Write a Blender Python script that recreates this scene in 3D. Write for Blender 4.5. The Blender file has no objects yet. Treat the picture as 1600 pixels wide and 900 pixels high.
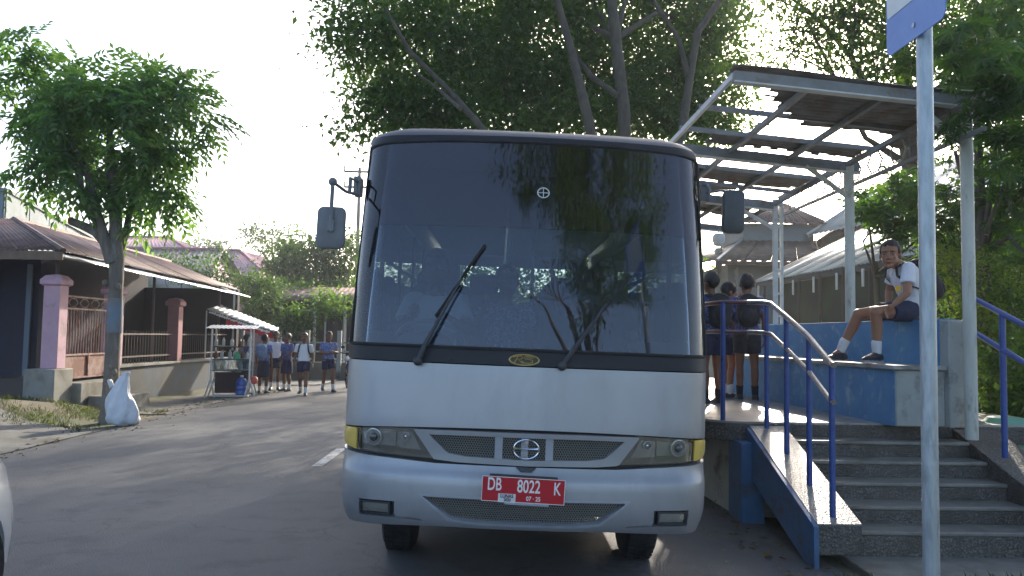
import bpy, bmesh, math, random
import numpy as np
from mathutils import Vector, Matrix, Euler
random.seed(7)
rng = np.random.default_rng(7)
SC = bpy.context.scene
COL = SC.collection
R = math.radians

# ------------------------------------------------------------------ camera, world, sun, exposure
FPX, PITCH, ROLL, YAW, CAMH = 1256.0, R(3.45), R(0.9), R(0.9), 1.5
_fw = Vector((math.sin(YAW)*math.cos(PITCH), math.cos(YAW)*math.cos(PITCH), math.sin(PITCH)))
_rt = Vector((math.cos(YAW), -math.sin(YAW), 0)); _up = _rt.cross(_fw)
CR = _rt*math.cos(ROLL) + _up*math.sin(ROLL); CU = -_rt*math.sin(ROLL) + _up*math.cos(ROLL)
cam_data = bpy.data.cameras.new('camera'); cam = bpy.data.objects.new('camera', cam_data); COL.objects.link(cam)
cam_data.sensor_width = 36; cam_data.lens = 36*FPX/1600; cam_data.clip_start = 0.05; cam_data.clip_end = 3000
m3 = Matrix((CR, CU, -_fw)).transposed()
cam.matrix_world = Matrix.Translation((0, 0, CAMH)) @ m3.to_4x4()
SC.camera = cam
def ray(px, py): return CR*((px-800)/FPX) + CU*((450-py)/FPX) + _fw
def at(px, py, Y):
    "the point of the place at distance Y that the photograph shows at a pixel"
    v = ray(px, py); return Vector((0, 0, CAMH)) + v*(Y/v.y)
SUN = ray(1178, -30).normalized()
sun_el = math.asin(SUN.z); sun_az = math.atan2(SUN.x, SUN.y)
world = bpy.data.worlds.new('World'); SC.world = world; world.use_nodes = True
wn = world.node_tree; bg = wn.nodes['Background']
sky = wn.nodes.new('ShaderNodeTexSky'); sky.sky_type = 'NISHITA'; sky.sun_disc = False
sky.sun_elevation = sun_el; sky.sun_rotation = sun_az
sky.air_density = 0.8; sky.dust_density = 3.0; sky.ozone_density = 1.2
wn.links.new(sky.outputs[0], bg.inputs['Color']); bg.inputs['Strength'].default_value = 0.15
sl = bpy.data.lights.new('sun', 'SUN'); sl.energy = 3.0; sl.angle = R(1.0); sl.color = (1.0, 0.9, 0.76)
sun = bpy.data.objects.new('sun', sl); COL.objects.link(sun)
sun.rotation_euler = (-SUN).to_track_quat('-Z', 'Y').to_euler(); sun.location = (8, 20, 12)
SC.view_settings.view_transform = 'Standard'; SC.view_settings.look = 'None'
SC.view_settings.exposure = 1.55; SC.view_settings.gamma = 1.0
try: SC.cycles.max_bounces = 8; SC.cycles.transparent_max_bounces = 24
except Exception: pass

# ------------------------------------------------------------------ helpers
class MB:
    "collects faces and links them as one mesh object"
    def __init__(s, local=False): s.v = []; s.f = []; s.mi = []; s.local = local; s.cur = 0
    def add(s, vs, fs):
        o = len(s.v); s.v += [tuple(v) for v in vs]; s.f += [tuple(i+o for i in f) for f in fs]; s.mi += [s.cur]*len(fs); return s
    def box(s, c, d, rot=None):
        hx, hy, hz = d[0]/2, d[1]/2, d[2]/2
        vs = [Vector((x, y, z)) for x in (-hx, hx) for y in (-hy, hy) for z in (-hz, hz)]
        if rot is not None: vs = [rot @ v for v in vs]
        vs = [v + Vector(c) for v in vs]
        return s.add(vs, [(0,1,3,2),(4,6,7,5),(0,4,5,1),(2,3,7,6),(0,2,6,4),(1,5,7,3)])
    def hexa(s, p): # 8 points: bottom 4 ccw, top 4 ccw
        return s.add(p, [(3,2,1,0),(4,5,6,7),(0,1,5,4),(1,2,6,5),(2,3,7,6),(3,0,4,7)])
    def bar(s, a, b, w, h=None, up=(0,0,1)):
        a = Vector(a); b = Vector(b); d = (b-a); L = d.length; d.normalize(); h = h or w
        sd = d.cross(Vector(up))
        if sd.length < 1e-4: sd = d.cross(Vector((1,0,0)))
        sd.normalize(); u = sd.cross(d)
        m = Matrix((sd, d, u)).transposed()
        return s.box((a+b)/2, (w, L, h), m)
    def tube(s, path, r, n=8, cap=True):
        path = [Vector(p) for p in path]; m = len(path)
        rs = r if isinstance(r, (list, tuple)) else [r]*m
        vs = []; prev = None
        for i, p in enumerate(path):
            d = (path[min(i+1, m-1)] - path[max(i-1, 0)]).normalized()
            if prev is None: a = d.orthogonal().normalized()
            else:
                a = prev - d*prev.dot(d)
                a = a.normalized() if a.length > 1e-5 else d.orthogonal().normalized()
            prev = a; b = d.cross(a)
            vs += [p + (a*math.cos(2*math.pi*k/n) + b*math.sin(2*math.pi*k/n))*rs[i] for k in range(n)]
        fs = [(i*n+k, i*n+(k+1) % n, (i+1)*n+(k+1) % n, (i+1)*n+k) for i in range(m-1) for k in range(n)]
        if cap: fs += [tuple(reversed(range(n))), tuple((m-1)*n+k for k in range(n))]
        return s.add(vs, fs)
    def loft(s, rings, cap=True, closed=True):
        n = len(rings[0]); vs = [p for r in rings for p in r]; m = len(rings); kk = n if closed else n-1
        fs = [(i*n+k, i*n+(k+1) % n, (i+1)*n+(k+1) % n, (i+1)*n+k) for i in range(m-1) for k in range(kk)]
        if cap and closed: fs += [tuple(reversed(range(n))), tuple((m-1)*n+k for k in range(n))]
        return s.add(vs, fs)
    def ell(s, c, r, n=12, m=8, rot=None):
        c = Vector(c); vs = []
        for i in range(m+1):
            th = math.pi*i/m
            for k in range(n):
                v = Vector((r[0]*math.sin(th)*math.cos(2*math.pi*k/n), r[1]*math.sin(th)*math.sin(2*math.pi*k/n), r[2]*math.cos(th)))
                if rot is not None: v = rot @ v
                vs.append(c+v)
        fs = [(i*n+k, (i+1)*n+k, (i+1)*n+(k+1) % n, i*n+(k+1) % n) for i in range(m) for k in range(n)]
        return s.add(vs, fs)
    def lathe(s, c, prof, n=16, axis='Z'):
        vs = []
        for (r, z) in prof:
            for k in range(n):
                a = 2*math.pi*k/n; x, y = r*math.cos(a), r*math.sin(a)
                v = {'Z': (x, y, z), 'X': (z, x, y), 'Y': (x, z, y)}[axis]
                vs.append((c[0]+v[0], c[1]+v[1], c[2]+v[2]))
        m = len(prof)
        fs = [(i*n+k, i*n+(k+1) % n, (i+1)*n+(k+1) % n, (i+1)*n+k) for i in range(m-1) for k in range(n)]
        fs += [tuple(reversed(range(n))), tuple((m-1)*n+k for k in range(n))]
        return s.add(vs, fs)
    def prism(s, poly, d, off):
        "poly: list of 3-D points, extruded by vector d after offset"
        p = [Vector(q)+Vector(off) for q in poly]; n = len(p); d = Vector(d)
        return s.add(p + [q+d for q in p], [tuple(reversed(range(n))), tuple(range(n, 2*n))] + [(k, (k+1) % n, n+(k+1) % n, n+k) for k in range(n)])
    def build(s, name, mats, parent=None, smooth=35, bevel=0, kind=None, label=None, fix=True):
        me = bpy.data.meshes.new(name)
        vs = s.v
        if parent is not None and not s.local:
            root = parent
            while root.parent: root = root.parent
            inv = Matrix.LocRotScale(root.location, root.rotation_euler, None).inverted()
            vs = [tuple(inv @ Vector(v)) for v in vs]
        me.from_pydata(vs, [], s.f)
        mats = mats if isinstance(mats, (list, tuple)) else [mats]
        for m in mats: me.materials.append(m)
        if len(mats) > 1: me.polygons.foreach_set('material_index', s.mi)
        if fix:
            bm = bmesh.new(); bm.from_mesh(me); bmesh.ops.remove_doubles(bm, verts=bm.verts, dist=1e-5)
            bmesh.ops.recalc_face_normals(bm, faces=bm.faces); bm.to_mesh(me); bm.free()
        return link(name, me, parent, smooth, bevel, kind, label)

def link(name, me, parent=None, smooth=35, bevel=0, kind=None, label=None):
    if smooth:
        me.polygons.foreach_set('use_smooth', [True]*len(me.polygons))
        if smooth < 180: me.set_sharp_from_angle(angle=R(smooth))
    o = bpy.data.objects.new(name, me); COL.objects.link(o)
    if parent is not None: o.parent = parent
    if bevel:
        b = o.modifiers.new('bevel', 'BEVEL'); b.width = bevel; b.segments = 2; b.limit_method = 'ANGLE'; b.angle_limit = R(40)
    if kind: o['kind'] = kind
    if label: o['label'] = label
    return o
def tag(o, label, cat, group=None):
    o['label'] = label; o['category'] = cat
    if group: o['group'] = group
    return o
def thing(name, label, cat, loc=(0,0,0), rotz=0, group=None, rot=None):
    o = bpy.data.objects.new(name, None); COL.objects.link(o); o.empty_display_size = .2
    o.location = loc; o.rotation_euler = rot if rot else (0, 0, rotz)
    return tag(o, label, cat, group)
def copy_tree(o, parent=None, label=None, loc=None, rot=None):
    c = o.copy(); COL.objects.link(c); c.parent = parent
    if label: c['label'] = label
    if loc is not None: c.location = loc
    if rot is not None: c.rotation_euler = rot
    for ch in list(o.children): copy_tree(ch, c)
    return c

# ------------------------------------------------------------------ materials
def nodes(name):
    m = bpy.data.materials.new(name); m.use_nodes = True; nt = m.node_tree
    return m, nt, nt.nodes['Principled BSDF'], nt.links
def noise(nt, vec, scale, det=5, rough=.6, dist=0):
    n = nt.nodes.new('ShaderNodeTexNoise'); n.inputs['Scale'].default_value = scale; n.inputs['Detail'].default_value = det
    n.inputs['Roughness'].default_value = rough; n.inputs['Distortion'].default_value = dist; nt.links.new(vec, n.inputs['Vector']); return n.outputs['Fac']
def ramp(nt, fac, a, b, ca=(0,0,0,1), cb=(1,1,1,1)):
    r = nt.nodes.new('ShaderNodeValToRGB'); r.color_ramp.elements[0].position = a; r.color_ramp.elements[1].position = b
    r.color_ramp.elements[0].color = ca; r.color_ramp.elements[1].color = cb; nt.links.new(fac, r.inputs[0]); return r.outputs[0]
def mixc(nt, fac, a, b, mode='MIX'):
    x = nt.nodes.new('ShaderNodeMix'); x.data_type = 'RGBA'; x.blend_type = mode
    for s, v in ((x.inputs[0], fac), (x.inputs[6], a), (x.inputs[7], b)):
        if isinstance(v, (float, int)): s.default_value = v
        elif isinstance(v, tuple): s.default_value = v if len(v) == 4 else (*v, 1)
        else: nt.links.new(v, s)
    return x.outputs[2]
def objvec(nt, sc=None):
    t = nt.nodes.new('ShaderNodeTexCoord'); v = t.outputs['Object']
    if sc:
        mp = nt.nodes.new('ShaderNodeMapping'); mp.inputs['Scale'].default_value = sc; nt.links.new(v, mp.inputs[0]); v = mp.outputs[0]
    return v
def M(name, c1, c2=None, s=5, r=.6, m=0, bump=0, bs=60, c3=None, s3=1.3, t3=(.5,.65), sc=None, coat=0, rr=0, det=6, spec=None):
    mt, nt, b, L = nodes(name); v = objvec(nt, sc)
    col = (*c1, 1)
    if c2: col = mixc(nt, ramp(nt, noise(nt, v, s, det), .35, .65), tuple(c1), tuple(c2))
    if c3: col = mixc(nt, ramp(nt, noise(nt, v, s3, 8, .65, .3), *t3), col, tuple(c3))
    if isinstance(col, tuple): b.inputs['Base Color'].default_value = col
    else: L.new(col, b.inputs['Base Color'])
    b.inputs['Roughness'].default_value = r; b.inputs['Metallic'].default_value = m
    if spec is not None: b.inputs['Specular IOR Level'].default_value = spec
    if rr:
        q = nt.nodes.new('ShaderNodeMapRange'); q.inputs[3].default_value = r-rr; q.inputs[4].default_value = r+rr
        L.new(noise(nt, v, 3, 6), q.inputs[0]); L.new(q.outputs[0], b.inputs['Roughness'])
    if coat: b.inputs['Coat Weight'].default_value = coat; b.inputs['Coat Roughness'].default_value = .12
    if bump:
        bp = nt.nodes.new('ShaderNodeBump'); bp.inputs['Strength'].default_value = min(bump, 1); bp.inputs['Distance'].default_value = .01
        L.new(noise(nt, v, bs, 4), bp.inputs['Height']); L.new(bp.outputs[0], b.inputs['Normal'])
    return mt
def leafmat(name, c1, c2, c3, tr=.35, hue=.25, gloss=.35):
    mt, nt, b, L = nodes(name); out = nt.nodes['Material Output']
    g = nt.nodes.new('ShaderNodeNewGeometry'); v = objvec(nt)
    rnd = g.outputs['Random Per Island']
    col = mixc(nt, rnd, c1, c2)
    col = mixc(nt, ramp(nt, noise(nt, v, hue*2, 3), .4, .68), col, c3)
    L.new(col, b.inputs['Base Color']); b.inputs['Roughness'].default_value = gloss+.1; b.inputs['Specular IOR Level'].default_value = .35
    t = nt.nodes.new('ShaderNodeBsdfTranslucent')
    tc = mixc(nt, 1.0, col, (1.9, 2.1, .7, 1), 'MULTIPLY'); L.new(tc, t.inputs[0])
    mx = nt.nodes.new('ShaderNodeMixShader'); mx.inputs[0].default_value = tr
    L.new(b.outputs[0], mx.inputs[1]); L.new(t.outputs[0], mx.inputs[2]); L.new(mx.outputs[0], out.inputs[0]); return mt
def glassmat(name, tint, refl=.09, dust=0.0, rough=.02, dustc=(.45,.5,.55), arcs=()):
    mt, nt, b, L = nodes(name); out = nt.nodes['Material Output']; nt.nodes.remove(b)
    tr = nt.nodes.new('ShaderNodeBsdfTransparent'); tr.inputs[0].default_value = (*tint, 1)
    gl = nt.nodes.new('ShaderNodeBsdfGlossy'); gl.inputs['Roughness'].default_value = rough; gl.inputs[0].default_value = (1,1,1,1)
    fr = nt.nodes.new('ShaderNodeFresnel'); fr.inputs[0].default_value = 1.5
    ad = nt.nodes.new('ShaderNodeMath'); ad.operation = 'ADD'; ad.inputs[1].default_value = refl; L.new(fr.outputs[0], ad.inputs[0])
    df = nt.nodes.new('ShaderNodeBsdfDiffuse'); df.inputs[0].default_value = (*dustc, 1)
    m1 = nt.nodes.new('ShaderNodeMixShader')
    v = objvec(nt); dn = nt.nodes.new('ShaderNodeMapRange'); dn.inputs[3].default_value = dust*.4; dn.inputs[4].default_value = dust*1.6
    L.new(noise(nt, v, 2.2, 6), dn.inputs[0]); dout = dn.outputs[0]
    for ax, az, ar in arcs:   # swept clean by a wiper
        sb = nt.nodes.new('ShaderNodeVectorMath'); sb.operation = 'SUBTRACT'; sb.inputs[1].default_value = (ax, 0, az); L.new(v, sb.inputs[0])
        ml = nt.nodes.new('ShaderNodeVectorMath'); ml.operation = 'MULTIPLY'; ml.inputs[1].default_value = (1, 0, 1); L.new(sb.outputs[0], ml.inputs[0])
        ln = nt.nodes.new('ShaderNodeVectorMath'); ln.operation = 'LENGTH'; L.new(ml.outputs[0], ln.inputs[0])
        mr = nt.nodes.new('ShaderNodeMapRange'); mr.inputs[1].default_value = ar-.02; mr.inputs[2].default_value = ar; mr.inputs[3].default_value = .72; mr.inputs[4].default_value = 1.0; L.new(ln.outputs['Value'], mr.inputs[0])
        mm = nt.nodes.new('ShaderNodeMath'); mm.operation = 'MULTIPLY'; L.new(dout, mm.inputs[0]); L.new(mr.outputs[0], mm.inputs[1]); dout = mm.outputs[0]
    L.new(dout, m1.inputs[0])
    L.new(tr.outputs[0], m1.inputs[1]); L.new(df.outputs[0], m1.inputs[2])
    m2 = nt.nodes.new('ShaderNodeMixShader'); L.new(ad.outputs[0], m2.inputs[0]); L.new(m1.outputs[0], m2.inputs[1]); L.new(gl.outputs[0], m2.inputs[2])
    L.new(m2.outputs[0], out.inputs[0]); return mt

silver = M('silver_paint', (.365,.375,.39), (.33,.34,.355), s=2.5, r=.44, m=.5, coat=.35, rr=.08, c3=(.25,.255,.26), s3=2.2, t3=(.48,.8), bump=.10, bs=3, sc=(1,1,.4))
silver_dull = M('dull_silver_trim', (.42,.45,.50), (.38,.40,.44), s=6, r=.42, m=.5, rr=.08, c3=(.25,.26,.27), s3=5, t3=(.55,.8))
chrome = M('chrome', (.75,.76,.78), r=.12, m=1, rr=.05)
blackp = M('black_satin_paint', (.012,.013,.016), (.02,.02,.022), s=5, r=.5, rr=.08, spec=.35)
blackm = M('black_plastic', (.03,.032,.036), (.045,.047,.05), s=20, r=.55)
rubber = M('tyre_rubber', (.013,.013,.014), (.026,.025,.024), s=9, r=.85, bump=.3, bs=90)
darkmetal = M('dark_chassis', (.03,.03,.032), (.05,.045,.04), s=5, r=.8)
gold = M('gold_emblem', (.62,.47,.18), (.5,.36,.12), s=30, r=.35, m=.7)
brownback = M('emblem_brown', (.05,.035,.01), r=.5)
yellowl = M('amber_lens', (.60,.40,.06), (.66,.47,.10), s=8, r=.3, coat=.5)
lampback = M('lamp_reflector', (.66,.67,.66), (.50,.51,.50), s=7, r=.25, m=.35)
lampdark = M('lamp_housing', (.33,.32,.29), (.24,.225,.20), s=9, r=.3, m=.5)
redplate = M('red_plate_paint', (.50,.012,.02), (.44,.01,.02), s=6, r=.45)
white_txt = M('white_lettering', (.80,.78,.74), r=.55)
sticker = M('white_sticker', (.62,.62,.60), (.7,.7,.68), s=20, r=.6)
ink = M('dark_ink', (.04,.04,.06), r=.6)
gmesh = M('grille_mesh_metal', (.17,.18,.17), (.22,.21,.18), s=14, r=.5, m=.4)
greyseat = M('seat_fabric', (.10,.12,.17), (.14,.16,.22), s=14, r=.9)
dashm = M('dashboard_plastic', (.10,.11,.125), (.13,.14,.15), s=6, r=.6)
cream = M('bus_lining', (.33,.34,.35), (.28,.29,.30), s=3, r=.8)
windshield_m = glassmat('windshield_glass', (.55,.60,.64), .02, .045, .015, (.25,.29,.34), ((-.58,1.36,.78),(.22,1.36,.60)))
film_m = glassmat('sun_film', (.42,.40,.43), .03, .02, .03, (.2,.18,.2))
side_m = glassmat('side_window_glass', (.55,.66,.70), .04, .02)
lens_m = glassmat('clear_lamp_lens', (.90,.90,.88), .02, .03, .03, (.4,.39,.36))
white_metal = M('white_painted_steel', (.62,.64,.63), (.52,.54,.52), s=8, r=.45, c3=(.30,.24,.17), s3=6, t3=(.6,.75), bump=.15, bs=40)
roofsteel = M('grey_canopy_steel', (.22,.23,.23), (.16,.165,.16), s=5, r=.5, c3=(.16,.09,.05), s3=4, t3=(.55,.7))
galv = M('galvanised_pipe', (.42,.47,.50), (.30,.35,.38), s=18, r=.38, m=.5, bump=.25, bs=60, sc=(3,3,.6), c3=(.22,.25,.26), s3=9, t3=(.55,.75))
bluerail = M('blue_rail_paint', (.02,.06,.235), (.035,.085,.29), s=9, r=.38, c3=(.02,.03,.12), s3=12, t3=(.58,.7))
wornrail = M('worn_steel_rail', (.33,.34,.36), (.22,.22,.23), s=14, r=.28, m=.85, c3=(.12,.14,.22), s3=7, t3=(.66,.76))
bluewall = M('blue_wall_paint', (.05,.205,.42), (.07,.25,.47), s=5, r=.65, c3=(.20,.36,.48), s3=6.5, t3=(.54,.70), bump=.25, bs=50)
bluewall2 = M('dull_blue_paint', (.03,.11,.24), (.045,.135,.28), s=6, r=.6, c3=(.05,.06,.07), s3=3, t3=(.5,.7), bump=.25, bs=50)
greywall = M('grey_plaster', (.36,.38,.36), (.30,.31,.29), s=4, r=.75, c3=(.07,.065,.05), s3=2.2, t3=(.52,.68), bump=.3, bs=50)
shirtw = M('white_shirt', (.76,.76,.80), (.70,.70,.75), s=10, r=.85, bump=.5, bs=22)
navy = M('navy_cloth', (.02,.024,.055), (.03,.035,.075), s=14, r=.9, bump=.4, bs=25)
blackcloth = M('black_bag_cloth', (.015,.016,.02), (.03,.03,.035), s=14, r=.8, bump=.4, bs=30)
skin = M('brown_skin', (.33,.165,.095), (.28,.13,.075), s=9, r=.5, bump=.1, bs=120)
skin2 = M('dark_brown_skin', (.19,.085,.045), (.16,.07,.04), s=9, r=.5)
hairm = M('black_hair', (.012,.010,.010), (.028,.02,.017), s=40, r=.45, bump=.6, bs=60)
sockd = M('black_sock', (.02,.02,.025), r=.9)
sockm = M('white_sock', (.72,.73,.74), (.62,.62,.62), s=30, r=.9)
shoem = M('dark_shoe', (.015,.018,.028), (.03,.03,.04), s=20, r=.5)
solem = M('pale_sole', (.30,.30,.30), r=.7)
lipm = M('lip', (.20,.07,.05), r=.5)
eyem = M('eye_white', (.30,.28,.26), r=.4)
yellowp = M('yellow_badge', (.75,.42,.03), r=.6)
def batik(name, a, b, c):
    mt, nt, bb, L = nodes(name); v = objvec(nt)
    vo = nt.nodes.new('ShaderNodeTexVoronoi'); vo.inputs['Scale'].default_value = 24; L.new(v, vo.inputs['Vector'])
    wn_ = noise(nt, v, 26, 4, .7, 2.5)
    col = mixc(nt, ramp(nt, vo.outputs['Distance'], .25, .34), b, a)
    col = mixc(nt, ramp(nt, wn_, .50, .57), col, c)
    L.new(col, bb.inputs['Base Color']); bb.inputs['Roughness'].default_value = .85; return mt
batik1 = batik('blue_batik_cloth', (.05,.075,.28), (.16,.22,.50), (.42,.48,.66))
batik2 = batik('purple_blue_batik_cloth', (.04,.05,.19), (.08,.11,.27), (.17,.21,.36))

# ------------------------------------------------------------------ ground and road
def hz(x):
    return -.024*(min(abs(x+1.96), 5.5)-2.1)
def asphalt():
    mt, nt, b, L = nodes('asphalt'); v = objvec(nt)
    big = noise(nt, v, .5, 7, .65, .5); mid = noise(nt, v, 3, 7, .65); fine = noise(nt, v, 160, 3, .7)
    col = mixc(nt, ramp(nt, big, .35, .7), (.098,.098,.095), (.142,.140,.135))
    col = mixc(nt, ramp(nt, mid, .5, .68), col, (.082,.082,.080))
    vo = nt.nodes.new('ShaderNodeTexVoronoi'); vo.inputs['Scale'].default_value = 95; L.new(v, vo.inputs['Vector'])
    col = mixc(nt, ramp(nt, vo.outputs['Distance'], .12, .3, (.55,.55,.55,1), (0,0,0,1)), col, (.17,.17,.165))
    col = mixc(nt, ramp(nt, fine, .3, .7, (.75,.75,.75,1), (1.25,1.25,1.25,1)), col, col, 'MIX')
    m2 = mixc(nt, .5, col, ramp(nt, fine, .35, .65, (.5,.5,.5,1), (1,1,1,1)), 'MULTIPLY')
    # lengthwise wheel tracks, worn paler
    stv = objvec(nt, (1.0, .03, 1)); tr = noise(nt, stv, 1.1, 4, .5)
    m2 = mixc(nt, ramp(nt, tr, .45, .7, (0,0,0,1), (.5,.5,.5,1)), m2, (.13,.13,.125))
    cv = nt.nodes.new('ShaderNodeTexVoronoi'); cv.feature = 'DISTANCE_TO_EDGE'; cv.inputs['Scale'].default_value = .55
    dn = nt.nodes.new('ShaderNodeVectorMath'); dn.operation = 'ADD'; nz = nt.nodes.new('ShaderNodeTexNoise'); nz.inputs['Scale'].default_value = 1.6; nz.inputs['Detail'].default_value = 8
    L.new(v, nz.inputs[0]); L.new(v, dn.inputs[0]); L.new(nz.outputs['Color'], dn.inputs[1]); L.new(dn.outputs[0], cv.inputs['Vector'])
    m2 = mixc(nt, ramp(nt, cv.outputs['Distance'], .002, .008, (.45,.45,.45,1), (0,0,0,1)), m2, (.04,.04,.04))
    L.new(m2, b.inputs['Base Color']); b.inputs['Roughness'].default_value = .74; b.inputs['Specular IOR Level'].default_value = .4
    bp = nt.nodes.new('ShaderNodeBump'); bp.inputs['Strength'].default_value = .55; bp.inputs['Distance'].default_value = .006
    L.new(vo.outputs['Distance'], bp.inputs['Height']); L.new(bp.outputs[0], b.inputs['Normal']); return mt
earth = M('earth_and_litter', (.10,.085,.055), (.15,.13,.09), s=3, r=.95, bump=.8, bs=25, c3=(.06,.09,.03), s3=1.2, t3=(.45,.62))
def sheet(name, xs, ys, hf, m, kind='structure'):
    mb = MB(); vs = [(x, y, hf(x, y)) for y in ys for x in xs]; n = len(xs)
    mb.add(vs, [(j*n+i, j*n+i+1, (j+1)*n+i+1, (j+1)*n+i) for j in range(len(ys)-1) for i in range(n-1)])
    return mb.build(name, m, kind=kind, fix=False, smooth=180)
def bank(x, y):
    base = hz(x)-.012
    if x < -5.9:
        t = min(1, max(0, (-x-6.7)/1.4)); f = 1-min(1, max(0, (y-13.6)/3.0)); g = min(1, max(0, (y-2)/6))
        base += .42*t*t*(3-2*t)*(f*.9+.12)*g
    if x > 2.0: base -= .02
    return base
gx = [-900,-300,-100,-50,-30,-20,-14,-11] + [-10+.35*i for i in range(37)] + [3,4,5,7,10,20,40,100,300,900]
gy = [-600,-100,-30,-10,0] + [1+.6*i for i in range(60)] + [40,60,100,200,500,1500]
sheet('ground', gx, gy, bank, earth)
asph = asphalt()
sheet('road', [-6.15,-5.9,-5.0,-4.0,-3.0,-2.3,-1.96,-1.6,-1.0,0,1.0,1.7,2.35], [-60,-20,0,4,8,12,16,20,30,60,140], lambda x, y: hz(x)-(.008 if x in (-6.15, 2.35) else 0), asph)
roadpaint = M('worn_white_road_paint', (.52,.52,.50), (.34,.34,.33), s=14, r=.7, c3=(.12,.12,.12), s3=9, t3=(.5,.62))
for y0 in (4.9-4.2*3, 4.9-4.2*2, 4.9-4.2, 4.75, 8.9, 13.3, 17.6, 21.9, 26.2, 30.5, 34.8, 39.1):
    if y0 == 4.75: continue
    L_ = 1.45
    sheet('road_marking', [-2.02,-1.96,-1.90], [y0, y0+L_/2, y0+L_], lambda x, y: hz(x)+.005, roadpaint)
conc = M('pale_dirty_concrete', (.27,.27,.25), (.21,.205,.18), s=3, r=.85, c3=(.12,.11,.08), s3=1.1, t3=(.5,.68), bump=.4, bs=40)
# the driveway ramp that joins the road on the left, and the pale worn shoulder
drivem = M('worn_driveway_concrete', (.17,.168,.155), (.13,.127,.11), s=3, r=.85, c3=(.09,.085,.06), s3=1.1, t3=(.48,.66), bump=.4, bs=40)
sheet('driveway', [-12,-10,-9,-8,-7.2,-6.6,-6.1], [8.0,9.0,10.0,11.0,12.0,12.7], lambda x, y: bank(x, y)+.03 if x < -6.5 else hz(x)+.006, drivem)
sheet('shoulder', [-7.4,-7.0,-6.5,-6.12], [15.2,16,17,18,20,22,24,27,30,34], lambda x, y: bank(x, y)+.02 if x < -6.2 else hz(x)+.002, drivem)
sheet('far_shoulder', [-7.3,-6.6,-6.0,-5.2], [24.0,26,28,31,36,44], lambda x, y: hz(x)+.022, conc)

# ------------------------------------------------------------------ bus stop platform
def aggregate():
    mt, nt, b, L = nodes('exposed_aggregate'); v = objvec(nt)
    vo = nt.nodes.new('ShaderNodeTexVoronoi'); vo.inputs['Scale'].default_value = 62; L.new(v, vo.inputs['Vector'])
    col = mixc(nt, ramp(nt, vo.outputs['Distance'], .35, .6, (1,1,1,1), (0,0,0,1)), (.06,.055,.047), mixc(nt, ramp(nt, vo.outputs['Color'], .2, .9), (.07,.066,.058), (.17,.155,.135)))
    col = mixc(nt, ramp(nt, noise(nt, v, 3.5, 8), .46, .66), col, (.045,.043,.033))
    L.new(col, b.inputs['Base Color']); b.inputs['Roughness'].default_value = .5
    bp = nt.nodes.new('ShaderNodeBump'); bp.inputs['Strength'].default_value = .8; bp.inputs['Distance'].default_value = .008; bp.invert = True
    L.new(vo.outputs['Distance'], bp.inputs['Height']); L.new(bp.outputs[0], b.inputs['Normal']); return mt
aggr = aggregate()
floorm = M('worn_cement_floor', (.34,.325,.30), (.28,.265,.24), s=3, r=.42, c3=(.16,.14,.11), s3=2, t3=(.5,.7), rr=.1, bump=.15, bs=30)
nosing = M('worn_step_cement', (.21,.20,.175), (.15,.145,.125), s=7, r=.36, c3=(.09,.085,.06), s3=3, t3=(.5,.7), bump=.3, bs=40)
ZP, RI = .78, .13
def q(x, y, z=0): return Vector((x-.06*(y-6.8), y, z))
plat = thing('bus_stop_platform', 'raised bus stop platform with pebbled concrete steps and blue painted flank right of the bus', 'platform', (3.1, 9.0, 0))
mb = MB()   # landing slab, rounded front-left corner
outl = [q(5.2,7.12), q(5.2,15)] + [q(1.86,15)] + [q(1.86,7.5)] + [q(1.86+.34*(1-math.cos(a)), 7.5-.38*math.sin(a)) for a in (R(18),R(36),R(54),R(72),R(90))]
mb.prism([(p.x, p.y, ZP-.17) for p in outl], (0,0,.155), (0,0,0)); mb.build('slab', aggr, plat, bevel=.01)
mb = MB(); outl2 = [Vector((p.x+(.012 if p.x < 3 else 0), p.y+(.012 if p.y < 7.6 else 0), 0)) for p in outl]
mb.prism([(p.x, p.y, ZP-.015) for p in outl2], (0,0,.017), (0,0,0)); mb.build('floor_screed', floorm, plat)
mb = MB(); w = [q(2.15,7.3), q(5.1,7.3), q(5.1,14.9), q(2.15,14.9)]
mb.prism([(p.x, p.y, -.2) for p in w], (0,0,ZP+.03), (0,0,0)); mb.build('foundation_wall', greywall, plat)
for k in range(6):
    y0 = 5.85+.25*k; z1 = RI*(k+1) - (.018 if k == 5 else 0)
    mb = MB(); mb.box((3.28, y0+.30, z1/2-.06), (1.50, .60 if k < 5 else .5, z1-.02+.1))
    o = mb.build('step', aggr, plat, bevel=.008)
    if k < 5:
        mb = MB(); mb.box((3.28, y0+.125, z1-.006), (1.50, .262, .03)); mb.build('tread', nosing, o, bevel=.008)
def stringer(x0, x1, name, lab=None, m=aggr):
    mb = MB(); yb, yt, zb, zt, th = 5.60, 7.10, .235, .745, .30
    mb.hexa([(x0,yb,zb-.21),(x1,yb,zb-.21),(x1,yt,zt-th-.1),(x0,yt,zt-th-.1),(x0,yb,zb),(x1,yb,zb),(x1,yt,zt),(x0,yt,zt)])
    return mb.build(name, m, plat, bevel=.008, label=lab)
stringer(2.22, 2.535, 'stair_stringer')
sunlit_top = M('stringer_top_sunlit_tone', (.33,.31,.28), (.22,.205,.18), s=60, r=.36, bump=.7, bs=55, c3=(.14,.125,.10), s3=3, t3=(.5,.7))  # paler than the stringer itself: raking sunlight put into the colour
mb = MB(); mb.hexa([(2.222,5.605,.230),(2.533,5.605,.230),(2.533,7.095,.738),(2.222,7.095,.738),(2.222,5.605,.242),(2.533,5.605,.242),(2.533,7.095,.750),(2.222,7.095,.750)]); mb.build('stringer_top', sunlit_top, plat, label='sloping top of the stair stringer, coloured pale as if sunlit')
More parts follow.
